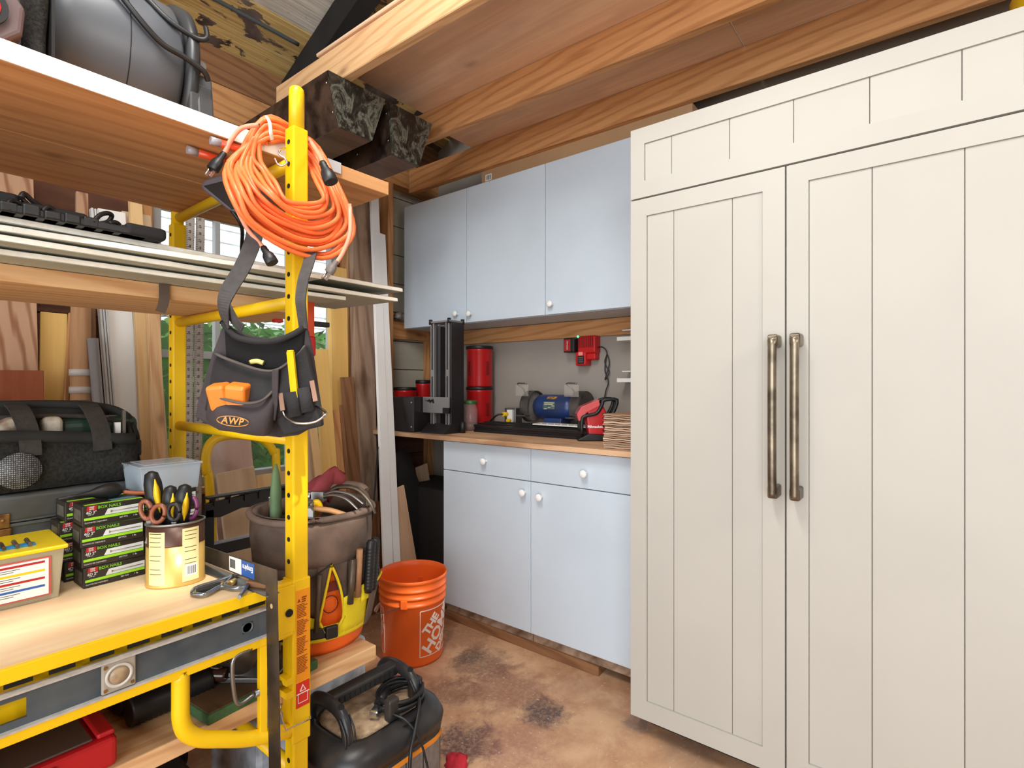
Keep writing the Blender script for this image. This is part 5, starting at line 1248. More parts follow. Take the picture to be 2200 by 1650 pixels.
bm = NB(); box(bm, -.058, -.046, -.075, -.03, .105, .135); obj('notch', bm, DARK, t)
bm = NB(); prism(bm, [(-.10, 0), (.06, 0), (.06, .03), (-.04, .05)], -.08, .10, 'Y'); obj('foot', bm, OX, t, bev=.003)
bm = NB(); cyl(bm, (.03, -.092, .0), (.03, -.092, .06), .014, seg=14); obj('levelling_foot', bm, BLACK, t)
# red tins and canisters
REDT = paint('red_canister', (190, 26, 30), .3, 0, .03, 4)
def canister(x, y, z, r, h, label, grips=False, printed=False, group='red plastic coffee canisters'):
    t = thing('red_canister', label, 'canister', (x, y, z), TH-math.pi/2, group=group)
    bm = NB(); lathe(bm, [(.001, 0), (r*.95, 0), (r*.97, .006), (r*.97, h*.86), (r, h*.88), (r, h*.93), (.001, h*.93)], 36); obj('body', bm, REDT, t)
    bm = NB(); lathe(bm, [(r*1.01, h*.92), (r*1.035, h*.93), (r*1.035, h*.985), (r*.99, h), (.001, h)], 36); obj('lid', bm, BLACK, t)
    if grips:
        for sx in (-.78, .72):
            bm = NB(); M = Matrix.Rotation(sx, 4, 'Z'); box(bm, -.014, .014, -r*1.0, -r*.90, h*.28, h*.62, M); obj('grip_recess', bm, paint('deep_red', (140, 14, 20), .4), t, bev=.004)
    if printed:
        M = Matrix.Rotation(.35, 4, 'Z'); bm = NB(); box(bm, -.012, .012, -r*1.005, -r*.9, h*.12, h*.38, M); obj('label', bm, LBL, t)
        M = Matrix.Rotation(-.5, 4, 'Z'); bm = NB()
        for x in (-.012, -.004, .005): box(bm, x, x+.006, -r*1.004, -r*.93, h*.34, h*.41, M)
        obj('worn_print', bm, LBL, t)
    return t
canister(2.40, 2.14, CZ, .080, .243, 'red canister with black lid, lower one of the stack by the wall', True)
canister(2.40, 2.14, CZ+.2435, .080, .243, 'red canister with black lid, upper one of the stack by the wall', True)
p = at(868, 845, x=2.40); canister(2.17, 2.55, CZ, .068, .240, 'low wide red canister behind the black metal box', group='red plastic coffee canisters')
canister(2.31, 2.54, CZ, .047, .285, 'narrower red canister with white label between black box and slotted frame', printed=True)
# glass jar with green lid
t = thing('glass_jar', 'glass jar with green lid between the slotted frame and the red canisters', 'jar', (2.20, 2.03, CZ))
bm = NB(); lathe(bm, [(.001, 0), (.036, 0), (.040, .006), (.040, .12), (.032, .135), (.032, .150)], 28, cap=False); obj('glass', bm, clear('jar_glass', (200, 170, 165), .05, .28), t)
bm = NB(); lathe(bm, [(.001, .003), (.034, .003), (.034, .04), (.001, .045)], 20); obj('contents', bm, paint('screws', (120, 90, 80), .5, .4, .2, 60), t, kind='stuff')
bm = NB(); lathe(bm, [(.036, .148), (.037, .150), (.037, .166), (.033, .168), (.001, .168)], 28); obj('lid', bm, paint('green_lid', (40, 110, 50), .4), t)
# outlet box with plugs and cable
t = thing('outlet_box', 'metal outlet box with yellow and black plugs left of the bench grinder', 'outlet', (2.38, 1.87, CZ))
bm = NB(); box(bm, -.03, .03, -.045, .035, .03, .125); obj('box', bm, STEEL, t, bev=.003)
bm = NB(); box(bm, -.045, -.029, -.030, .008, .035, .115); obj('receptacle', bm, WHITEP, t, bev=.002)
bm = NB(); cyl(bm, (-.075, .01, .09), (-.04, .005, .09), .012, seg=14); cyl(bm, (-.07, -.018, .055), (-.04, -.016, .055), .011, seg=14); obj('plug', bm, YEL, t)
bm = NB(); tube(bm, [(-.07, .01, .09), (-.09, .04, .085), (-.09, .09, .05), (-.08, .15, .008), (-.06, .22, .008)], .005, 8); obj('cable', bm, BLACK, t)
bm = NB(); box(bm, -.03, .03, -.05, .04, 0, .03); obj('base', bm, BLKM, t)
a = at(1060, 902, z=CZ+.04)
board('pencil', (2.33, 1.93, CZ+.004), (2.36, 2.03, CZ+.004), .008, .008, YEL, label='yellow pencil lying by the outlet box on the worktop', cat='pencil')
# rails
for i, (x, y0, y1, z, w_, h_, m, lb) in enumerate(((2.165, 1.235, 1.95, 0, .05, .040, OX, 'long black grooved rail lying nearest the worktop front'), (2.217, 1.25, 1.97, 0, .05, .045, OX, 'long black grooved rail lying behind the front rail'), (2.270, 1.35, 1.97, 0, .05, .05, BLKM, 'black rail lying third from the worktop front'))):
    bm = NB(); prism(bm, [(x-w_/2, CZ), (x+w_/2, CZ), (x+w_/2, CZ+h_), (x+w_*.2, CZ+h_), (x+w_*.2, CZ+h_-.008), (x-w_*.2, CZ+h_-.008), (x-w_*.2, CZ+h_), (x-w_/2, CZ+h_), (x-w_/2, CZ+h_*.66), (x-w_*.38, CZ+h_*.60), (x-w_*.38, CZ+h_*.40), (x-w_/2, CZ+h_*.34)], y0, y1, 'Y')
    wobj('grooved_rail', bm, m, label=lb, cat='rail', group='black grooved rails')
bm = NB(); prism(bm, [(2.20, CZ+.0515), (2.27, CZ+.0515), (2.27, CZ+.060), (2.20, CZ+.057)], 1.26, 1.60, 'Y')
for k in range(8): cyl(bm, (2.22, 1.28+.04*k, CZ+.057), (2.22, 1.28+.04*k, CZ+.0605), .003, seg=8)
wobj('white_rail', bm, WHITEP, label='white perforated rail lying on top of the black rails', cat='rail')
# bench grinder
NAVY = paint('navy_enamel', (32, 58, 116), .35, .1, .1, 8, c2=(50, 60, 84)); DUST = paint('dusty_guard', (84, 78, 74), .7, .2, .25, 20); STONE = paint('grinding_stone', (118, 110, 104), .95, 0, .1, 60, .5, 200)
gx, gz = 2.385, CZ+.135
yL, yR = yx(1150, gx), yx(1245, gx); yc = (yL+yR)/2; hw = (yL-yR)/2
t = thing('bench_grinder', 'dusty blue bench grinder with two guarded wheels on the worktop', 'grinder', (gx, yc, CZ))
RY = lambda y, z=.135: Matrix(((1, 0, 0, 0), (0, 0, 1, y), (0, 1, 0, z), (0, 0, 0, 1)))
bm = NB(); lathe(bm, [(.03, -hw+.01), (.052, -hw+.02), (.066, -hw+.045), (.068, -hw+.055), (.068, hw-.055), (.066, hw-.045), (.052, hw-.02), (.03, hw-.01)], 32, RY(0)); obj('motor', bm, NAVY, t)
bm = NB(); prism(bm, [(-.06, 0), (.06, 0), (.04, .08), (-.04, .08)], -.055, .055, 'Y'); b_ = obj('base', bm, NAVY, t, bev=.004)
bm = NB(); box(bm, -.08, .07, -.08, .08, 0, .012); obj('base_plate', bm, NAVY, t, bev=.003)
Mx = lambda y, z: Matrix(((0, 0, -1, -.0685), (-1, 0, 0, y), (0, 1, 0, z), (0, 0, 0, 1)))
M = Matrix(((1, 0, 0, 0), (0, 1, 0, 0), (0, 0, 1, .135), (0, 0, 0, 1))) @ Matrix.Rotation(.85, 4, 'Y')
bm = NB(); box(bm, -.0690, -.066, -.030, .030, -.009, .009, M); obj('faded_badge', bm, paint('gold_print', (206, 150, 60), .5, 0, .3, 60, c2=(90, 70, 60)), t)
M = Matrix.Translation((0, 0, .135)) @ Matrix.Rotation(.18, 4, 'Y')
bm = NB(); box(bm, -.0690, -.066, -.032, .040, -.020, .020, M); pl_ = obj('rating_plate', bm, paint('rating_plate', (86, 104, 106), .5, 0, .2, 40), t)
bm = NB()
for k, (a_, b_) in enumerate(((-.028, .036), (-.020, .036), (-.030, -.012), (-.006, .010), (.016, .034))): box(bm, -.0694, -.0689, a_, b_, .011-.008*k, .015-.008*k, M)
obj('worn_print', bm, paint('cream_print', (196, 196, 150), .5), t, kind='stuff')
bm = NB(); box(bm, -.062, -.055, -.018, .018, .025, .055); obj('switch_plate', bm, BRASS, t)
for s in (1, -1):
    y0 = s*(hw+.015)
    bm = NB(); lathe(bm, [(.001, -.016), (.078, -.016), (.080, -.014), (.080, .014), (.078, .016), (.001, .016)], 32, RY(y0)); w_ = obj('wheel', bm, STONE, t)
    bm = NB(); rings = []
    for i in range(21):
        a = math.radians(-25+230*i/20); c_, s_ = math.cos(a), math.sin(a); ring = []
        for rr_, yy in ((.088, -.026), (.088, .026), (.083, .026), (.083, -.026)): ring.append(Vector((rr_*c_, y0+yy, .135+rr_*s_)))
        rings.append(ring)
    loft(bm, rings, True, False)
    cyl(bm, (0, y0+s*.026, .135), (0, y0+s*.030, .135), .086, seg=32); obj('guard', bm, DUST, t)
    bm = NB(); box(bm, -.115, -.07, y0-.03, y0+.03, .085, .092); obj('tool_rest', bm, DUST, t, bev=.002)
    bm = NB(); box(bm, -.10, -.097, y0-.04, y0+.045, .195, .255); obj('eye_shield', bm, clear('eye_shield', (205, 200, 190), .15, .18), t)
    bm = NB(); tube(bm, [(-.07, y0, .20), (-.09, y0, .235), (-.10, y0+.03, .262), (-.10, y0-.03, .262)], .004, 8); obj('shield_arm', bm, STEEL, t)
    bm = NB(); ball(bm, (-.03, y0+s*.04, .135), .012, 10); obj('knob', bm, BLACK, t)
# battery charger on the wall
p = at(1262, 752, x=XW-.03)
t = thing('battery_charger', 'red battery charger on the grey wall with battery and green light', 'charger', (XW, p.y, p.z))
bm = NB(); box(bm, -.06, -.002, -.065, .045, -.02, .075); obj('housing', bm, RED, t, bev=.008, seg=3)
for k in range(8):
    bm = NB(); box(bm, -.0625, -.058, .030-.0115*k, .0345-.0115*k, .012, .068); obj('cooling_rib', bm, paint('dark_red', (120, 12, 18), .4), t)
bm = NB(); box(bm, -.065, -.002, -.01, .055, -.085, -.01); box(bm, -.05, -.002, -.06, .0, -.055, -.015); obj('lower_housing', bm, RED, t, bev=.008, seg=3)
bm = NB(); box(bm, -.0665, -.063, .0, .04, -.075, -.032); obj('black_panel', bm, BLACK, t)
bm = NB(); box(bm, -.0668, -.0655, .008, .034, -.030, -.012); obj('pale_badge', bm, paint('pink_print', (236, 150, 140), .5), t)
bm = NB()
for k in range(3): box(bm, -.0669, -.0662, .006, .034, -.045-.011*k, -.040-.011*k)
obj('panel_print', bm, paint('grey_print_dark', (96, 92, 92), .6), t)
bm = NB(); box(bm, -.085, -.01, .05, .118, -.012, .065); bt_ = obj('battery', bm, BLACK, t, bev=.006, seg=3)
bm = NB(); box(bm, -.0865, -.084, .072, .112, -.006, .058); obj('battery_label', bm, paint('label_red', (170, 40, 40), .4), bt_)
text('lettering', 'Milwaukee', .011, WHITE, bt_, Matrix(((0, 0, -1, -.0870), (0, -1, 0, .092), (-1, 0, 0, .026), (0, 0, 0, 1))), extrude=.0003)
bm = NB(); ball(bm, (-.062, .040, .072), .006, 10); obj('green_light', bm, glow('green_led', (60, 255, 140), 3.0), t)
bm = NB(); tube(bm, [(-.03, -.062, .012), (-.03, -.095, .01), (-.025, -.115, -.02), (-.022, -.10, -.07), (-.02, -.125, -.12), (-.02, -.10, -.16), (-.02, -.125, -.08), (-.02, -.112, -.03), (-.02, -.10, -.11), (-.02, -.12, -.17), (-.02, -.105, -.22), (-.02, -.095, -.27)], .0032, 8); obj('cord', bm, BLACK, t)
# white rack on the wall next to the refrigerator
t = thing('wall_rack', 'small white two-tier rack on the grey wall, half hidden by the refrigerator', 'rack', (XW, .95, 1.2))
for py in (730, 818):
    a = at(1332, py, x=2.46); bm = NB(); box(bm, -.10, -.002, -.13, a.y-.95, a.z-1.2-.008, a.z-1.2+.002); box(bm, -.105, -.10, -.13, a.y-.95, a.z-1.2-.008, a.z-1.2+.012); obj('shelf', bm, WHITEP, t, bev=.001)
    bm = NB(); b = at(1338, py-20, x=2.46); box(bm, -.08, -.002, -.13, b.y-.95, b.z-1.2-.003, b.z-1.2+.003); obj('top_bar', bm, WHITEP, t, bev=.001)
# red work light
tq = (H-CZ)/((948-825)/F); cq = (1272, 948)
t = thing('work_lamp', 'red and black battery work lamp on the worktop beside the cardboard stack', 'lamp', M=CAMF(at(1272, 948, t=tq+.05)))
t.location.z = CZ
G = lambda *pts: [((px-cq[0])*tq/F, (cq[1]-py)*tq/F) for px, py in pts]
bm = NB(); prism(bm, G((1238, 948), (1302, 948), (1302, 934), (1262, 932), (1240, 943)), -.05, .05, 'Y'); obj('foot', bm, BLACK, t, bev=.005, seg=3)
bm = NB(); prism(bm, G((1262, 936), (1298, 936), (1300, 885), (1290, 866), (1262, 872), (1257, 900)), -.042, .042, 'Y'); obj('head', bm, RED, t, bev=.008, seg=3)
bm = NB(); prism(bm, G((1240, 905), (1236, 890), (1246, 874), (1284, 858), (1286, 872), (1256, 888), (1250, 905)), -.046, .046, 'Y'); obj('lens', bm, paint('pale_lens', (216, 96, 96), .15), t, bev=.004)
bm = NB(); tube(bm, [(x, -.046, z) for x, z in G((1247, 936), (1247, 903), (1254, 894), (1278, 888), (1290, 870), (1294, 860), (1322, 860), (1313, 888), (1302, 896))], .0085, 10, 4); obj('guard_frame', bm, BLACK, t)
bm = NB(); tube(bm, [(x, .046, z) for x, z in G((1247, 936), (1247, 903), (1254, 894), (1278, 888), (1290, 870), (1294, 860), (1322, 860), (1313, 888), (1302, 896))], .0085, 10, 4); obj('guard_frame', bm, BLACK, t)
bm = NB(); a, b = G((1322, 860), (1310, 890)); cyl(bm, (a[0], -.046, a[1]), (a[0], .046, a[1]), .009, seg=12); obj('grip_bar', bm, BLACK, t)
for k in range(5):
    (a,), = (G((1296, 925-9*k)),); bm = NB(); box(bm, a[0]-.010, a[0]+.006, -.0435, -.040, a[1]-.004, a[1]+.004); obj('vent', bm, BLACK, t)
(a,) = G((1276, 917)); text('lettering', 'Milwaukee', .0165, WHITE, t, Matrix.Rotation(0, 4, 'Z') @ FACE_NY((a[0], -.0425, a[1])), extrude=.0006, bold=True)
# stack of cardboard sheets
CARDS = [paint('card_%d' % k, c, .85, 0, .06, 8, .2, 100) for k, c in enumerate(((190, 156, 128), (206, 178, 152), (168, 132, 104)))]
z = CZ; rr = random.Random(5)
a = at(1297, 962, z=CZ)
for k in range(18):
    h = rr.choice((.007, .008, .009)); bm = NB(); dx, dy = rr.uniform(-.004, .004), rr.uniform(-.004, .004)
    n = 10; rings = []
    for i in range(n+1):
        y = .825+(a.y-.825)*i/n; wv = .0012*math.sin(i*1.7+k)
        rings.append([Vector((a.x+dx-.002, y+dy*(i > 5), z+wv+.0013)), Vector((a.x+.30, y+dy, z+.0013)), Vector((a.x+.30, y+dy, z+h)), Vector((a.x+dx, y+dy, z+h-.0012+wv))])
    loft(bm, rings, True, False)
    wobj('cardboard_sheet', bm, CARDS[k % 3], label='lowest cardboard sheet of the brown stack, lying on the worktop' if k == 0 else 'topmost cardboard sheet of the brown stack against the refrigerator' if k == 17 else 'flattened cardboard sheet in the middle of the brown stack against the refrigerator', cat='cardboard', group='flattened cardboard sheets'); z += h
# crumpled plastic above the block by the wall cupboards
bm = NB(); p = at(852, 664, y=2.66); ball(bm, (0, 0, 0), .03, 10, .8)
rr = random.Random(9)
for v in bm.verts: v.co *= 1+rr.uniform(-.35, .35)
obj('crumpled_wrap', bm, paint('grey_wrap', (170, 160, 152), .3, 0, .3, 40), loc=(p.x+.02, 2.665, 1.632), label='crumpled grey plastic wrap on the wooden block left of the wall cupboards', cat='wrap')
# ================= ORANGE BUCKET =================
p = at(887, 825, t=2.37)
t = thing('orange_bucket', 'orange plastic home store bucket with white lettering on the floor', 'bucket', M=CAMF((p.x, p.y, .001)))
Hb = .368
prof = [(.001, .006), (.120, .006), (.130, .0), (.1325, .012), (.141, .255), (.146, .258), (.146, .266), (.1415, .268), (.1425, .288), (.148, .290), (.148, .297), (.1435, .299), (.1445, .318), (.149, .320), (.149, .327), (.1455, .329), (.147, .352), (.1515, .355), (.1515, .366), (.149, .368), (.1455, .366), (.144, .34), (.128, .012), (.001, .010)]
bm = NB(); lathe(bm, [q for q in prof], 64, cap=False); obj('bucket_wall', bm, ORANGE, t)
WR = lambda z: .1325+(z-.012)/.243*.0085
def onb(x, z, off=.0006):         # wrap flat art (x along the wall, z up) on the tapered wall; angle 0 faces the camera
    r = WR(z)+off; a = x/.137; return Vector((r*math.sin(a), -r*math.cos(a), z))
LET = paint('white_print', (250, 236, 226), .4)
def art(name, cx, strips):
    bm = NB()
    for (x0, z0, x1, z1, wd) in strips:
        n = 14; d = Vector((x1-x0, z1-z0)); l = d.length; nn = Vector((-d.y, d.x))/l*wd/2; rings = []
        for i in range(n+1):
            x, z = x0+(x1-x0)*i/n, z0+(z1-z0)*i/n
            rings.append([onb(cx+x-nn.x, z-nn.y, .0002), onb(cx+x-nn.x, z-nn.y, .0010), onb(cx+x+nn.x, z+nn.y, .0010), onb(cx+x+nn.x, z+nn.y, .0002)])
        loft(bm, rings, True, False)
    return obj(name, bm, LET, t)
def logo(cx):
    s = .098; zc_ = .140
    art('logo_frame', cx, [(-s, zc_-s, s, zc_-s, .0035), (s, zc_-s, s, zc_+s, .0035), (s, zc_+s, -s, zc_+s, .0035), (-s, zc_+s, -s, zc_-s, .0035)])
    for body, size, dy, dx in (('THE', .052, .056, -.004), ('HOME', .078, .0, 0), ('DEPOT', .052, -.056, .004)):
        cu = bpy.data.curves.new('lettering', 'FONT'); cu.body = body; cu.size = size; cu.extrude = .0004; cu.align_x = 'CENTER'; cu.align_y = 'CENTER'; cu.resolution_u = 2; cu.offset = .0022; cu.space_character = .95
        to = bpy.data.objects.new('lettering', cu); COL.objects.link(to); dg = bpy.context.evaluated_depsgraph_get(); dg.update()
        me = bpy.data.meshes.new_from_object(to.evaluated_get(dg)); bpy.data.objects.remove(to); bpy.data.curves.remove(cu)
        b2 = bmesh.new(); b2.from_mesh(me); bpy.data.meshes.remove(me)
        bmesh.ops.triangulate(b2, faces=b2.faces); bmesh.ops.subdivide_edges(b2, edges=[e for e in b2.edges if e.calc_length() > .012], cuts=3, use_grid_fill=True)
        ca, sa = math.cos(.86), math.sin(.86)
        for v in b2.verts:
            x, y = v.co.x+dx, v.co.y+dy; X, Y = x*ca-y*sa, x*sa+y*ca
            v.co = onb(cx+X, zc_+Y, .0007+v.co.z)
        obj('lettering', b2, LET, t)
logo(.137*1.12); logo(-.137*1.62)
# bail
bm = NB(); zp = .262; R_ = .152
pts = []
a0, a1 = math.radians(-4), math.radians(-184)
for i in range(17):
    f = i/16; a = a0+(a1-a0)*f; drop = .075*math.sin(math.pi*f); rr_ = .149+.012*math.sin(math.pi*f); pts.append(Vector((rr_*math.sin(a), -rr_*math.cos(a), zp+.012-drop)))
tube(bm, pts, .0018, 8, 2); obj('bail', bm, STEEL, t)
bm = NB(); tube(bm, pts[7:10], .009, 12, 3); obj('bail_grip', bm, paint('pink_white_grip', (226, 190, 178), .5), t)
for a in (a0, a1):
    bm = NB(); M = Matrix.Rotation(a, 4, 'Z'); box(bm, -.014, .014, -.152, -.138, .255, .292, M); obj('bail_lug', bm, ORANGE, t, bev=.003)

# ================= BUCKET OF TOOLS =================
ZP = .4905
bc_ = (.835, 1.375, ZP)
Mr = CAMF(bc_) @ Matrix.Rotation(.36, 4, 'Z')
t = thing('tool_bucket', 'orange bucket in a brown and yellow tool organiser on the bottom shelf', 'bucket', M=Mr)
bm = NB(); lathe(bm, [(.001, .004), (.125, .004), (.133, .0), (.136, .012), (.147, .30), (.152, .34), (.152, .36), (.146, .36), (.130, .02), (.001, .02)], 56, cap=False); obj('bucket_wall', bm, ORANGE, t)
ORG = paint('brown_canvas', (118, 98, 86), .9, 0, .15, 9, .4, 180, c2=(80, 66, 57)); ORGY = paint('yellow_canvas', (238, 220, 24), .75, 0, .1, 10, .2, 150, c2=(226, 204, 28)); ORE = paint('yellow_binding', (246, 214, 20), .6)
def sect(nm, a0, a1, z0, z1, r0, r1, m, th=.003, n=None, topf=None, botf=None, wr=.0, par=None):
    """a piece of cloth round the bucket between angles (degrees, 0 = to the camera, + = right)"""
    n = n or max(4, int(abs(a1-a0)/6)); rings = []
    for i in range(n+1):
        f = i/n; a = math.radians(a0+(a1-a0)*f); zt2 = z1+(topf(f) if topf else 0); zb2 = z0+(botf(f) if botf else 0); ring = []
        k = 6
        for j in range(k+1):
            g = j/k; r = r0+(r1-r0)*g+wr*math.sin(a*9+g*4)*math.sin(math.pi*g); ring.append(Vector((r*math.sin(a), -r*math.cos(a), zb2+(zt2-zb2)*g)))
        for j in range(k, -1, -1):
            g = j/k; r = r0+(r1-r0)*g+wr*math.sin(a*9+g*4)*math.sin(math.pi*g)-th; ring.append(Vector((r*math.sin(a), -r*math.cos(a), zb2+(zt2-zb2)*g)))
        rings.append(ring)
    bm = NB(); loft(bm, rings, True); return obj(nm, bm, m, par or t)
vtop = lambda a: 0
bm = NB(); lathe(bm, [(.001, .315), (.10, .320), (.146, .318)], 40, cap=False); obj('packed_contents', bm, paint('dark_contents', (58, 46, 40), .9, 0, .3, 24, .6, 60), t, kind='stuff')
bm = NB(); lathe(bm, [(.1435, .31), (.1435, .363), (.156, .366)], 48, cap=False); obj('inner_lining', bm, ORG, t, solid=.002)
# upper cloth with an inverted V opening around angle 12..24 deg
def vbot(f0, f1, zv):
    return lambda f: 0
sect('cloth_band', -180, 180, .235, .355, .156, .162, ORG, wr=.003, n=60)
bm = NB(); pts = [Vector((.163*math.sin(a), -.163*math.cos(a), .358+.003*math.sin(3*a))) for a in [2*math.pi*i/28 for i in range(28)]]; tube(bm, pts, .009, 10, 2, closed=True); obj('rolled_lip', bm, ORG, t)
sect('cloth_panel', -180, 4, .10, .238, .152, .156, ORG, wr=.003, n=30, botf=None)
sect('cloth_panel', 4, 16, .10, .238, .155, .157, ORG, n=6, botf=lambda f: .135*f)
sect('cloth_panel', 16, 34, .10, .238, .155, .157, ORG, n=6, botf=lambda f: .135*(1-f)**1.2)
sect('cloth_panel', 34, 180, .10, .238, .152, .156, ORG, wr=.003, n=24)
def edge(nm, a0, z0, a1, z1, r, m, rad=.0035, bow=0):
    pts = []
    for i in range(9):
        f = i/8; a = math.radians(a0+(a1-a0)*f+bow*math.sin(math.pi*f)); pts.append(Vector((r*math.sin(a), -r*math.cos(a), z0+(z1-z0)*f)))
    bm = NB(); tube(bm, pts, rad, 8, 2); return obj(nm, bm, m, t)
edge('binding', 16, .240, 5, .10, .160, ORE); edge('binding', 16, .240, 28, .10, .160, ORE, bow=3); edge('binding', 28, .10, 17, .058, .163, ORE)
edge('binding', 5, .10, 12, .058, .163, ORE)
sect('yellow_pocket', -24, 6, .055, .135, .158, .163, ORGY, n=8, topf=lambda f: -.03*f); sect('yellow_pocket', 26, 62, .055, .150, .158, .170, ORGY, n=8, topf=lambda f: .02*f)
sect('yellow_band', -30, 62, .045, .085, .157, .161, ORGY, n=14)
sect('side_pocket', 56, 100, .045, .165, .160, .185, ORG, n=8); sect('side_pocket', -100, -30, .03, .150, .156, .166, ORG, n=10)
edge('binding', 60, .165, 74, .172, .190, ORE, .003); sect('yellow_pocket', 46, 66, .12, .165, .172, .172, ORGY, n=5)
sect('front_strap', -30, 20, .058, .085, .1665, .1665, BLACK, .004, n=8); bm = NB(); M = Matrix.Rotation(math.radians(15), 4, 'Z'); box(bm, -.016, .016, -.177, -.165, .055, .089, M); obj('buckle', bm, BLACK, t, bev=.005)
bm = NB(); q = Vector((.159*math.sin(.29), -.159*math.cos(.29), .243)); tube(bm, [q, Vector((.10*math.sin(-.2), -.163, .20)), Vector((-.02, -.166, .150))], .002, 6); obj('cord', bm, WEB, t)
MRK = paint('dark_print', (112, 30, 20), .5); M = Matrix.Rotation(.28, 4, 'Z')
bm = NB(); box(bm, -.03, .03, -.1502, -.1490, .168, .192, M); obj('printed_block', bm, MRK, t)
bm = NB(); tube(bm, [M @ Vector((.020*math.cos(a), -.1495, .135+.022*math.sin(a))) for a in [2*math.pi*i/20 for i in range(20)]], .0016, 6, 1, closed=True); obj('printed_ring', bm, MRK, t)
ob = lambda ang, r, z: Vector((r*math.sin(math.radians(ang)), -r*math.cos(math.radians(ang)), z))
Mw = CAMF(bc_)
W2 = lambda v: Mw @ Vector(v)
# tools in the bucket (each a thing), positions in bucket frame -> room
HIK = wood('hickory', (196, 150, 100), (160, 112, 70), .5, 18, 2, 0)
t2 = thing('claw_hammer', 'claw hammer with bright notched head lying across the bucket mouth', 'hammer', M=Mw @ Matrix.Translation((.02, -.13, .375)))
bm = NB(); cyl(bm, (.0, -.01, .028), (.004, .012, .026), .015, .015, 18); cyl(bm, (.004, .012, .026), (.010, .03, .018), .010, .012, 14)
box(bm, .0, .022, .01, .04, .0, .024)
prism(bm, [(-.022, -.016), (.004, -.012), (.010, -.001), (.016, -.012), (.034, -.018), (.034, .008), (.026, .016), (-.012, .016)], -.012, -.002, 'Y'); prism(bm, [(-.012, .006), (.026, .006), (.018, .018), (-.004, .018)], -.002, .024, 'Y'); obj('head', bm, STEEL, t2, bev=.0015)
bm = NB(); tube(bm, [(.02, .015, .008), (.06, .03, .0), (.10, .035, -.014)], .011, 12, flat=.7); obj('handle', bm, HIK, t2)
t2 = thing('claw_hammer', 'claw hammer with long pale claws pointing right over the rim of the tool bucket', 'hammer', M=Mw @ Matrix.Translation((.05, -.06, .39)))
bm = NB()
for q in ([(-.005, 0, .01), (.03, -.012, .02), (.07, -.025, .012), (.105, -.04, -.012)], [(-.005, .01, .014), (.03, .004, .026), (.075, -.006, .020), (.115, -.022, -.002)]): tube(bm, q, [.010, .0035], 8, flat=.6)
box(bm, -.03, .004, -.012, .014, .0, .028); cyl(bm, (-.03, .0, .014), (-.05, .002, .016), .015, .015, 16); obj('head', bm, STEEL, t2, bev=.001)
bm = NB(); tube(bm, [(-.02, .02, .028), (.03, .05, .036), (.08, .06, .030), (.10, .055, .018)], .014, 12, flat=.8); obj('handle', bm, paint('wrapped_handle', (120, 98, 82), .7, 0, .2, 30), t2)
t2 = thing('pry_bar', 'curved rusty pry bar hooked over the right rim of the tool bucket', 'pry bar', M=Mw @ Matrix.Translation((0, 0, 0)))
bm = NB(); tube(bm, [(.02, -.05, .37), (.06, -.03, .415), (.10, -.03, .425), (.14, -.035, .415), (.175, -.05, .385), (.19, -.055, .355)], [.012, .004], 10, flat=.6); obj('bar', bm, OLDST, t2)
bm = NB(); tube(bm, [(.02, .02, .38), (.07, .01, .42), (.12, .0, .425), (.155, -.02, .40), (.165, -.03, .37)], .009, 10, flat=.6); obj('bar', bm, OLDST, t2)
bm = NB(); rings = []
rr = random.Random(4)
for k in range(9):
    g = k/8; r = .055*math.sin(math.pi*(.12+.8*g))**.6; c = Vector((.01+.06*g*g, -.03+.02*g, .33+.115*math.sin(math.pi*g*.72)))
    rings.append([W2(c+Vector((r*math.cos(a)*(1+.12*math.sin(3*a+k)), r*.7*math.sin(a), .02*math.sin(2*a+k*.7)+.03*math.cos(a)))) for a in [2*math.pi*i/18 for i in range(18)]])
loft(bm, rings); wobj('work_glove', bm, paint('red_leather', (150, 60, 66), .8, 0, .15, 20, .5, 60), label='dull red leather work glove stuffed in the tool bucket', cat='glove')
bm = NB(); tube(bm, [W2((.015, -.09, .36)), W2((.03, -.10, .385)), W2((.045, -.095, .395)), W2((.05, -.09, .375)), W2((.03, -.10, .36))], .009, 8); wobj('glove_trim', bm, YEL, label='yellow rope end beside the red glove in the tool bucket', cat='rope')
t2 = thing('green_hose', 'green sleeved tool standing at the left in the tool bucket', 'tool', M=Mw @ Matrix.Translation((-.068, -.085, .12)))
bm = NB(); lathe(bm, [(.018, 0), (.020, .2), (.019, .30), (.013, .35), (.004, .375)], 18, sx=.7); obj('sleeve', bm, paint('faded_green', (104, 132, 92), .7, 0, .15, 14), t2)
bm = NB(); ring = [Vector((0, 0, 0))]; box(bm, -.105, -.088, -.05, -.044, .15, .40, Mw); wobj('flat_bar', bm, CHROME, bev=.002, label='bright flat steel bar standing at the left rim of the tool bucket', cat='bar')
for a, z0, h, r, m, lb in ((32, .13, .115, .0085, OLDST, 'dark pencil-like bar in the pocket of the tool bucket'), (40, .14, .125, .0085, wood('dowel', (176, 132, 96), (140, 98, 66), .6, 18, 2, 0), 'brown dowel in the pocket of the tool bucket'), (2, .08, .145, .006, OLDST, 'slanted steel rod in the left yellow pocket of the tool bucket')):
    p0 = ob(a, .172, z0); p1 = ob(a+3, .172, z0+h); bm = NB(); cyl(bm, Mr @ p0, Mr @ p1, r, r, 14); wobj('round_bar', bm, m, label=lb, cat='bar')
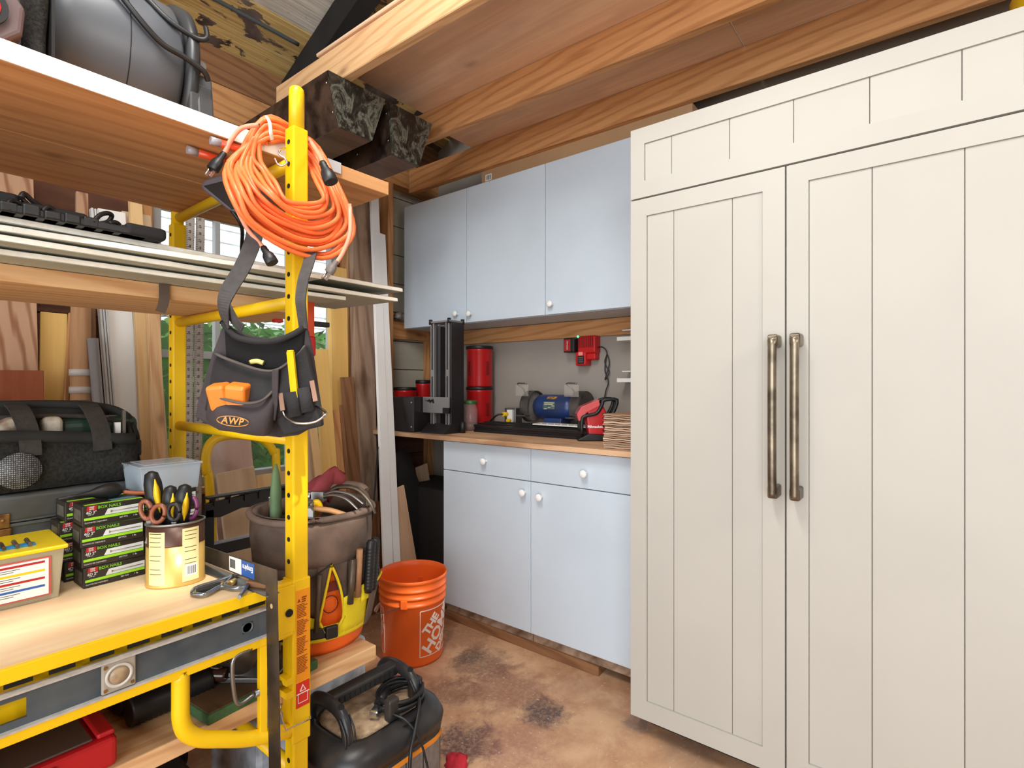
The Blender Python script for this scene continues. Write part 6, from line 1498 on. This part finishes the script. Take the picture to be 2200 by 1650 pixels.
for a, lb in ((52, 'black ribbed tool grip in the side pocket of the tool bucket, left one'), (59, 'black ribbed tool grip in the side pocket of the tool bucket, right one')):
    b0 = ob(a, .178, .14); M = Mr @ Matrix.Translation(b0) @ Matrix.Rotation(.06, 4, 'Y'); t2 = thing('tool_grip', lb, 'hand tool', M=M, group='black ribbed grips')
    bm = NB(); pr = [(.010, 0)]
    for k in range(13): z = .01+.009*k; pr += [(.0128, z), (.0142, z+.0035), (.0128, z+.007)]
    pr += [(.013, .135), (.009, .142), (.001, .143)]; lathe(bm, pr, 16, None); obj('grip', bm, BLACK, t2)
for a, z, lb in ((-70, .19, 'round rusty hammer head end in the left pocket of the tool bucket, lower left'), (-52, .215, 'round rusty hammer head end in the left pocket of the tool bucket, nearer the post')):
    b0 = ob(a, .176, z); t2 = thing('mallet', lb, 'mallet', M=Mr @ Matrix.Translation(b0)); bm = NB(); lathe(bm, [(.008, -.08), (.009, -.03), (.010, -.015), (.019, -.008), (.021, .004), (.018, .012), (.001, .014)], 18); obj('head', bm, OLDST, t2)

# ================= PORTABLE COMPRESSOR =================
PBL = paint('dusty_black_plastic', (30, 31, 34), .38, 0, .12, 14, .05, 90, c2=(52, 48, 46)); DUSTM = paint('sawdust', (196, 170, 138), .95, 0, .15, 40, .8, 120, c2=(150, 122, 94)); GRL = paint('grey_grille', (132, 126, 124), .5, .2, .1, 90, .5, 200)
ORS = paint('orange_stripe', (232, 140, 40), .45)
t = thing('portable_compressor', 'dusty black portable compressor with twin handles and coiled cord on the floor', 'compressor', M=CAMF((.885, 1.185, .0)) @ Matrix.Rotation(.9, 4, 'Z') @ Matrix.Diagonal((1, 1, 1.1, 1)))
def rrect(w, d, r, z, n=7, dx=0, dy=0):
    pts = []
    for cx, cy, a0 in ((w-r, d-r, 0), (-w+r, d-r, 90), (-w+r, -d+r, 180), (w-r, -d+r, 270)):
        for i in range(n): a = math.radians(a0+90*i/(n-1)); pts.append(Vector((cx+r*math.cos(a)+dx, cy+r*math.sin(a)+dy, z)))
    return pts
bm = NB(); loft(bm, [rrect(.150, .120, .075, .02), rrect(.172, .142, .085, .05), rrect(.175, .145, .088, .245)]); obj('lower_shell', bm, PBL, t)
bm = NB(); loft(bm, [rrect(.178, .148, .09, .246), rrect(.181, .151, .09, .268), rrect(.170, .141, .088, .290), rrect(.140, .113, .075, .304), rrect(.130, .103, .07, .304), rrect(.127, .100, .068, .297)]); obj('top_shell', bm, PBL, t)
bm = NB(); rings = []
rr = random.Random(2)
for k, (s, z) in enumerate(((1, .2985), (.8, .302), (.5, .3035), (.2, .3035))): rings.append([Vector((q.x*s*(1+rr.uniform(-.06, .06)), q.y*s, z+rr.uniform(-.0008, .0012))) for q in rrect(.121, .094, .06, 0)])
loft(bm, rings); obj('sawdust', bm, DUSTM, t, kind='stuff')
# grille wraps the front right, vents on the front left, orange stripe above the grille
def band(nm, a0, a1, z0, z1, off, m, n=16, th=.004, tz=None):
    base = rrect(.175, .145, .088, 0, 24); rings = []; import bisect
    P_ = []
    for q in base: P_.append((math.degrees(math.atan2(q.x, -q.y)), q))
    P_.sort(key=lambda e: e[0])
    def pt(a):
        for (aa, qa), (ab, qb) in zip(P_, P_[1:]):
            if aa <= a <= ab: f = (a-aa)/max(1e-6, ab-aa); return qa.lerp(qb, f)
        return P_[0][1]
    for i in range(n+1):
        f = i/n; q = pt(a0+(a1-a0)*f); d = q.normalized(); dz = tz(f) if tz else 0
        rings.append([q+d*off+Vector((0, 0, z0+dz)), q+d*off+Vector((0, 0, z1+dz)), q+d*(off-th)+Vector((0, 0, z1+dz)), q+d*(off-th)+Vector((0, 0, z0+dz))])
    bm = NB(); loft(bm, rings, True, False); return obj(nm, bm, m, t)
band('grille', -38, 42, .04, .226, .003, GRL); band('orange_stripe', -42, 46, .226, .236, .0055, ORS)
for a in (-20, 0, 20): band('grille_joint', a, a+.8, .04, .224, .0038, BLKM, 2)
for k in range(9): band('vent_slot', -120, -66, .06+.019*k, .069+.019*k, .0022, GRL if k % 2 else DARK, 8)
for k in range(5): band('vent_slot', -58, -44, .12+.019*k, .126+.019*k, .0022, GRL, 4)
# handles: two hoops and a ribbed bar between them
for x in (-.120, .100):
    bm = NB(); pts = [(x, -.075, .290), (x, -.073, .325), (x, -.05, .354), (x, .005, .364), (x, .06, .354), (x, .083, .325), (x, .085, .290)]
    tube(bm, pts, .016, 12, 5, flat=.8); h = obj('handle_hoop', bm, PBL, t)
    bm = NB()
    for k in range(4): tube(bm, [(x-.014+.009*k, -.090, .30), (x-.014+.009*k, -.086, .328), (x-.014+.009*k, -.064, .354)], .0022, 6)
    obj('rib', bm, PBL, h)
    bm = NB(); cyl(bm, (x, -.050, .372), (x, -.046, .362), .008, seg=14); obj('screw_hole', bm, DARK, h)
bm = NB(); box(bm, -.120, .100, -.004, .036, .344, .374); br = obj('carry_bar', bm, PBL, t, bev=.009, seg=3)
bm = NB()
for k in range(11): box(bm, -.095+.016*k, -.083+.016*k, -.0065, -.0035, .350, .366)
obj('bar_cells', bm, BLKM, br)
# cord coil, retainer, plug
bm = NB(); rr = random.Random(8); pts = []
for k in range(5):
    for i in range(12):
        a = 2*math.pi*i/12; rx_, ry_ = .060+.005*(k % 3), .045+.005*((k+1) % 3); pts.append(Vector((.060+rx_*math.cos(a), -.055+ry_*math.sin(a), .314+.006*k+.002*math.sin(3*a+k))))
tube(bm, pts, .0048, 8, 3); obj('cord_coil', bm, BLACK, t)
bm = NB(); tube(bm, [(.09, -.085, .33), (.07, -.12, .32), (.03, -.150, .29), (.0, -.166, .25), (-.01, -.175, .17), (.0, -.178, .10)], .0048, 8); tube(bm, [(.02, -.04, .33), (.0, -.09, .32), (.015, -.13, .31), (.035, -.158, .27), (.05, -.170, .21), (.055, -.175, .17)], .003, 8); obj('cord', bm, BLACK, t)
bm = NB(); ball(bm, (.058, -.182, .155), .017, 18); obj('cord_ball', bm, BLACK, t)
bm = NB(); box(bm, -.012, .022, -.10, -.075, .30, .352); obj('cord_cleat', bm, PBL, t, bev=.006, seg=3); bm = NB(); box(bm, .095, .125, -.075, -.040, .30, .352); obj('cord_cleat', bm, PBL, t, bev=.006, seg=3)
bm = NB(); box(bm, -.06, .0, -.050, -.026, .31, .328, Matrix.Rotation(.5, 4, 'Z')); obj('plug', bm, CHROME, t, bev=.004)
bm = NB(); cyl(bm, (-.005, -.045, .325), (.045, -.02, .335), .013, .009, 14); obj('plug_boot', bm, BLACK, t)
bm = NB(); M = Matrix.Translation((.03, -.128, .296)) @ Matrix.Rotation(-.6, 4, 'X'); lathe(bm, [(.014, 0), (.016, .002), (.018, .001)], 18, M, sx=1.3); cyl(bm, M @ Vector((0, 0, -.001)), M @ Vector((0, 0, .0012)), .015, seg=18); obj('cover_cap', bm, DARK, t)
# red rag
bm = NB(); p = at(935, 1655, z=.02); rr = random.Random(3); ball(bm, (0, 0, .02), .035, 14, .6)
for v in bm.verts: v.co *= 1+rr.uniform(-.2, .2)
obj('red_rag', bm, paint('red_cloth', (206, 40, 56), .8), loc=(p.x+.06, p.y-.03, .004), label='crumpled red rag on the floor at the compressor foot', cat='rag')

# ================= ON AND UNDER THE BOTTOM SHELF =================
t = thing('red_case', 'red plastic case with dark grey lid on the bottom shelf, lower left', 'case', (.10, 1.40, ZP))
CASER = paint('case_red', (176, 18, 26), .4, 0, .05, 5); LIDG = paint('smoked_lid', (84, 68, 60), .3, 0, .08, 6)
bm = NB(); box(bm, -.34, .225, -.21, .12, 0, .055); obj('case_body', bm, CASER, t, bev=.010, seg=3)
bm = NB(); box(bm, -.34, .190, -.195, .10, .0555, .060); obj('lid', bm, LIDG, t, bev=.003)
bm = NB(); box(bm, .195, .222, -.20, .11, .055, .066); obj('rim', bm, CASER, t, bev=.004)
for x in (-.02, .10): 
    bm = NB(); box(bm, x, x+.035, -.216, -.208, .012, .048); obj('latch', bm, CASER, t, bev=.003)
bm = NB(); box(bm, -.10, -.03, -.214, -.209, .01, .03); obj('dark_slot', bm, DARK, t)
t = thing('polisher', 'black tool with ribbed sleeve lying between red case and green slab', 'tool', (.43, 1.36, ZP))
bm = NB(); pr = []
for k in range(16): z = .0+.010*k; pr += [(.030, z), (.034, z+.005)]
lathe(bm, pr, 20, Matrix.Translation((-.06, -.06, .035)) @ Matrix.Rotation(math.pi/2, 4, 'Y')); obj('ribbed_sleeve', bm, BLACK, t)
bm = NB(); box(bm, -.07, .06, -.02, .13, .0, .11); obj('body', bm, paint('dark_brown_plastic', (52, 40, 34), .4), t, bev=.02, seg=3)
bm = NB(); cyl(bm, (-.07, -.03, .075), (.06, -.03, .085), .004, seg=8); obj('rod', bm, STEEL, t)
t = thing('green_slab', 'brown slab with worn green edges on the front of the bottom shelf', 'slab', M=basis((.475, 1.175, ZP), (1, .10, 0), (0, 1, 0)))
bm = NB(); box(bm, 0, .27, 0, .22, 0, .022); obj('core', bm, paint('green_edge', (66, 104, 62), .8, 0, .2, 30, .4, 60), t, bev=.003)
bm = NB(); box(bm, .004, .266, .004, .216, .0221, .024); obj('top_skin', bm, paint('dirty_brown_top', (104, 78, 48), .85, 0, .2, 9), t)
t = thing('block_plane', 'dark violet hand machine with curved grip standing on the green slab', 'machine', M=CAMF(at(470, 1470, t=1.36)))
t.matrix_world = CAMF((.56, 1.31, ZP+.0245))
VIO = paint('dark_violet_plastic', (58, 54, 78), .3, 0, .1, 8)
bm = NB(); tube(bm, [(-.11, 0, .03), (-.10, 0, .08), (-.05, 0, .13), (.02, 0, .145), (.08, 0, .12), (.10, 0, .06)], [.030, .022], 16); obj('body', bm, VIO, t)
bm = NB(); tube(bm, [(-.03, -.02, .12), (-.045, -.035, .07), (-.02, -.04, .03), (.03, -.035, .02)], .014, 14); obj('grip', bm, paint('glossy_brown', (70, 44, 36), .15), t)
bm = NB(); box(bm, -.13, -.075, -.03, .03, .0, .08); obj('foot', bm, VIO, t, bev=.01, seg=3); bm = NB(); box(bm, -.01, .14, -.035, .05, .0, .012); obj('shoe', bm, STEEL, t, bev=.002)
bm = NB(); lathe(bm, [(.001, 0), (.045, 0), (.045, .006), (.001, .006)], 28, Matrix.Translation((.05, -.02, .06)) @ Matrix.Rotation(math.pi/2, 4, 'X')); obj('disc', bm, OLDST, t)
bm = NB(); box(bm, .70, 1.05, 1.42, 1.72, .001, .395); wobj('white_crate', bm, paint('pale_blue_white_plastic', (206, 216, 226), .5, 0, .06, 20, 0, 60, c2=(150, 160, 170)), bev=.012, label='pale plastic crate on the floor under the bottom shelf behind the compressor', cat='crate')
bm = NB(); box(bm, -.5, .5, 1.30, 1.70, .001, .33); wobj('dark_crate', bm, BLKM, bev=.012, label='black crate on the floor in the shade under the bottom shelf, left side', cat='crate')
for x in (-1.1, .40, .86):
    board('shelf_support', (x, 1.73, 0), (x, 1.73, .451), .04, .04, FIRD, label=None, cat=None) if False else None
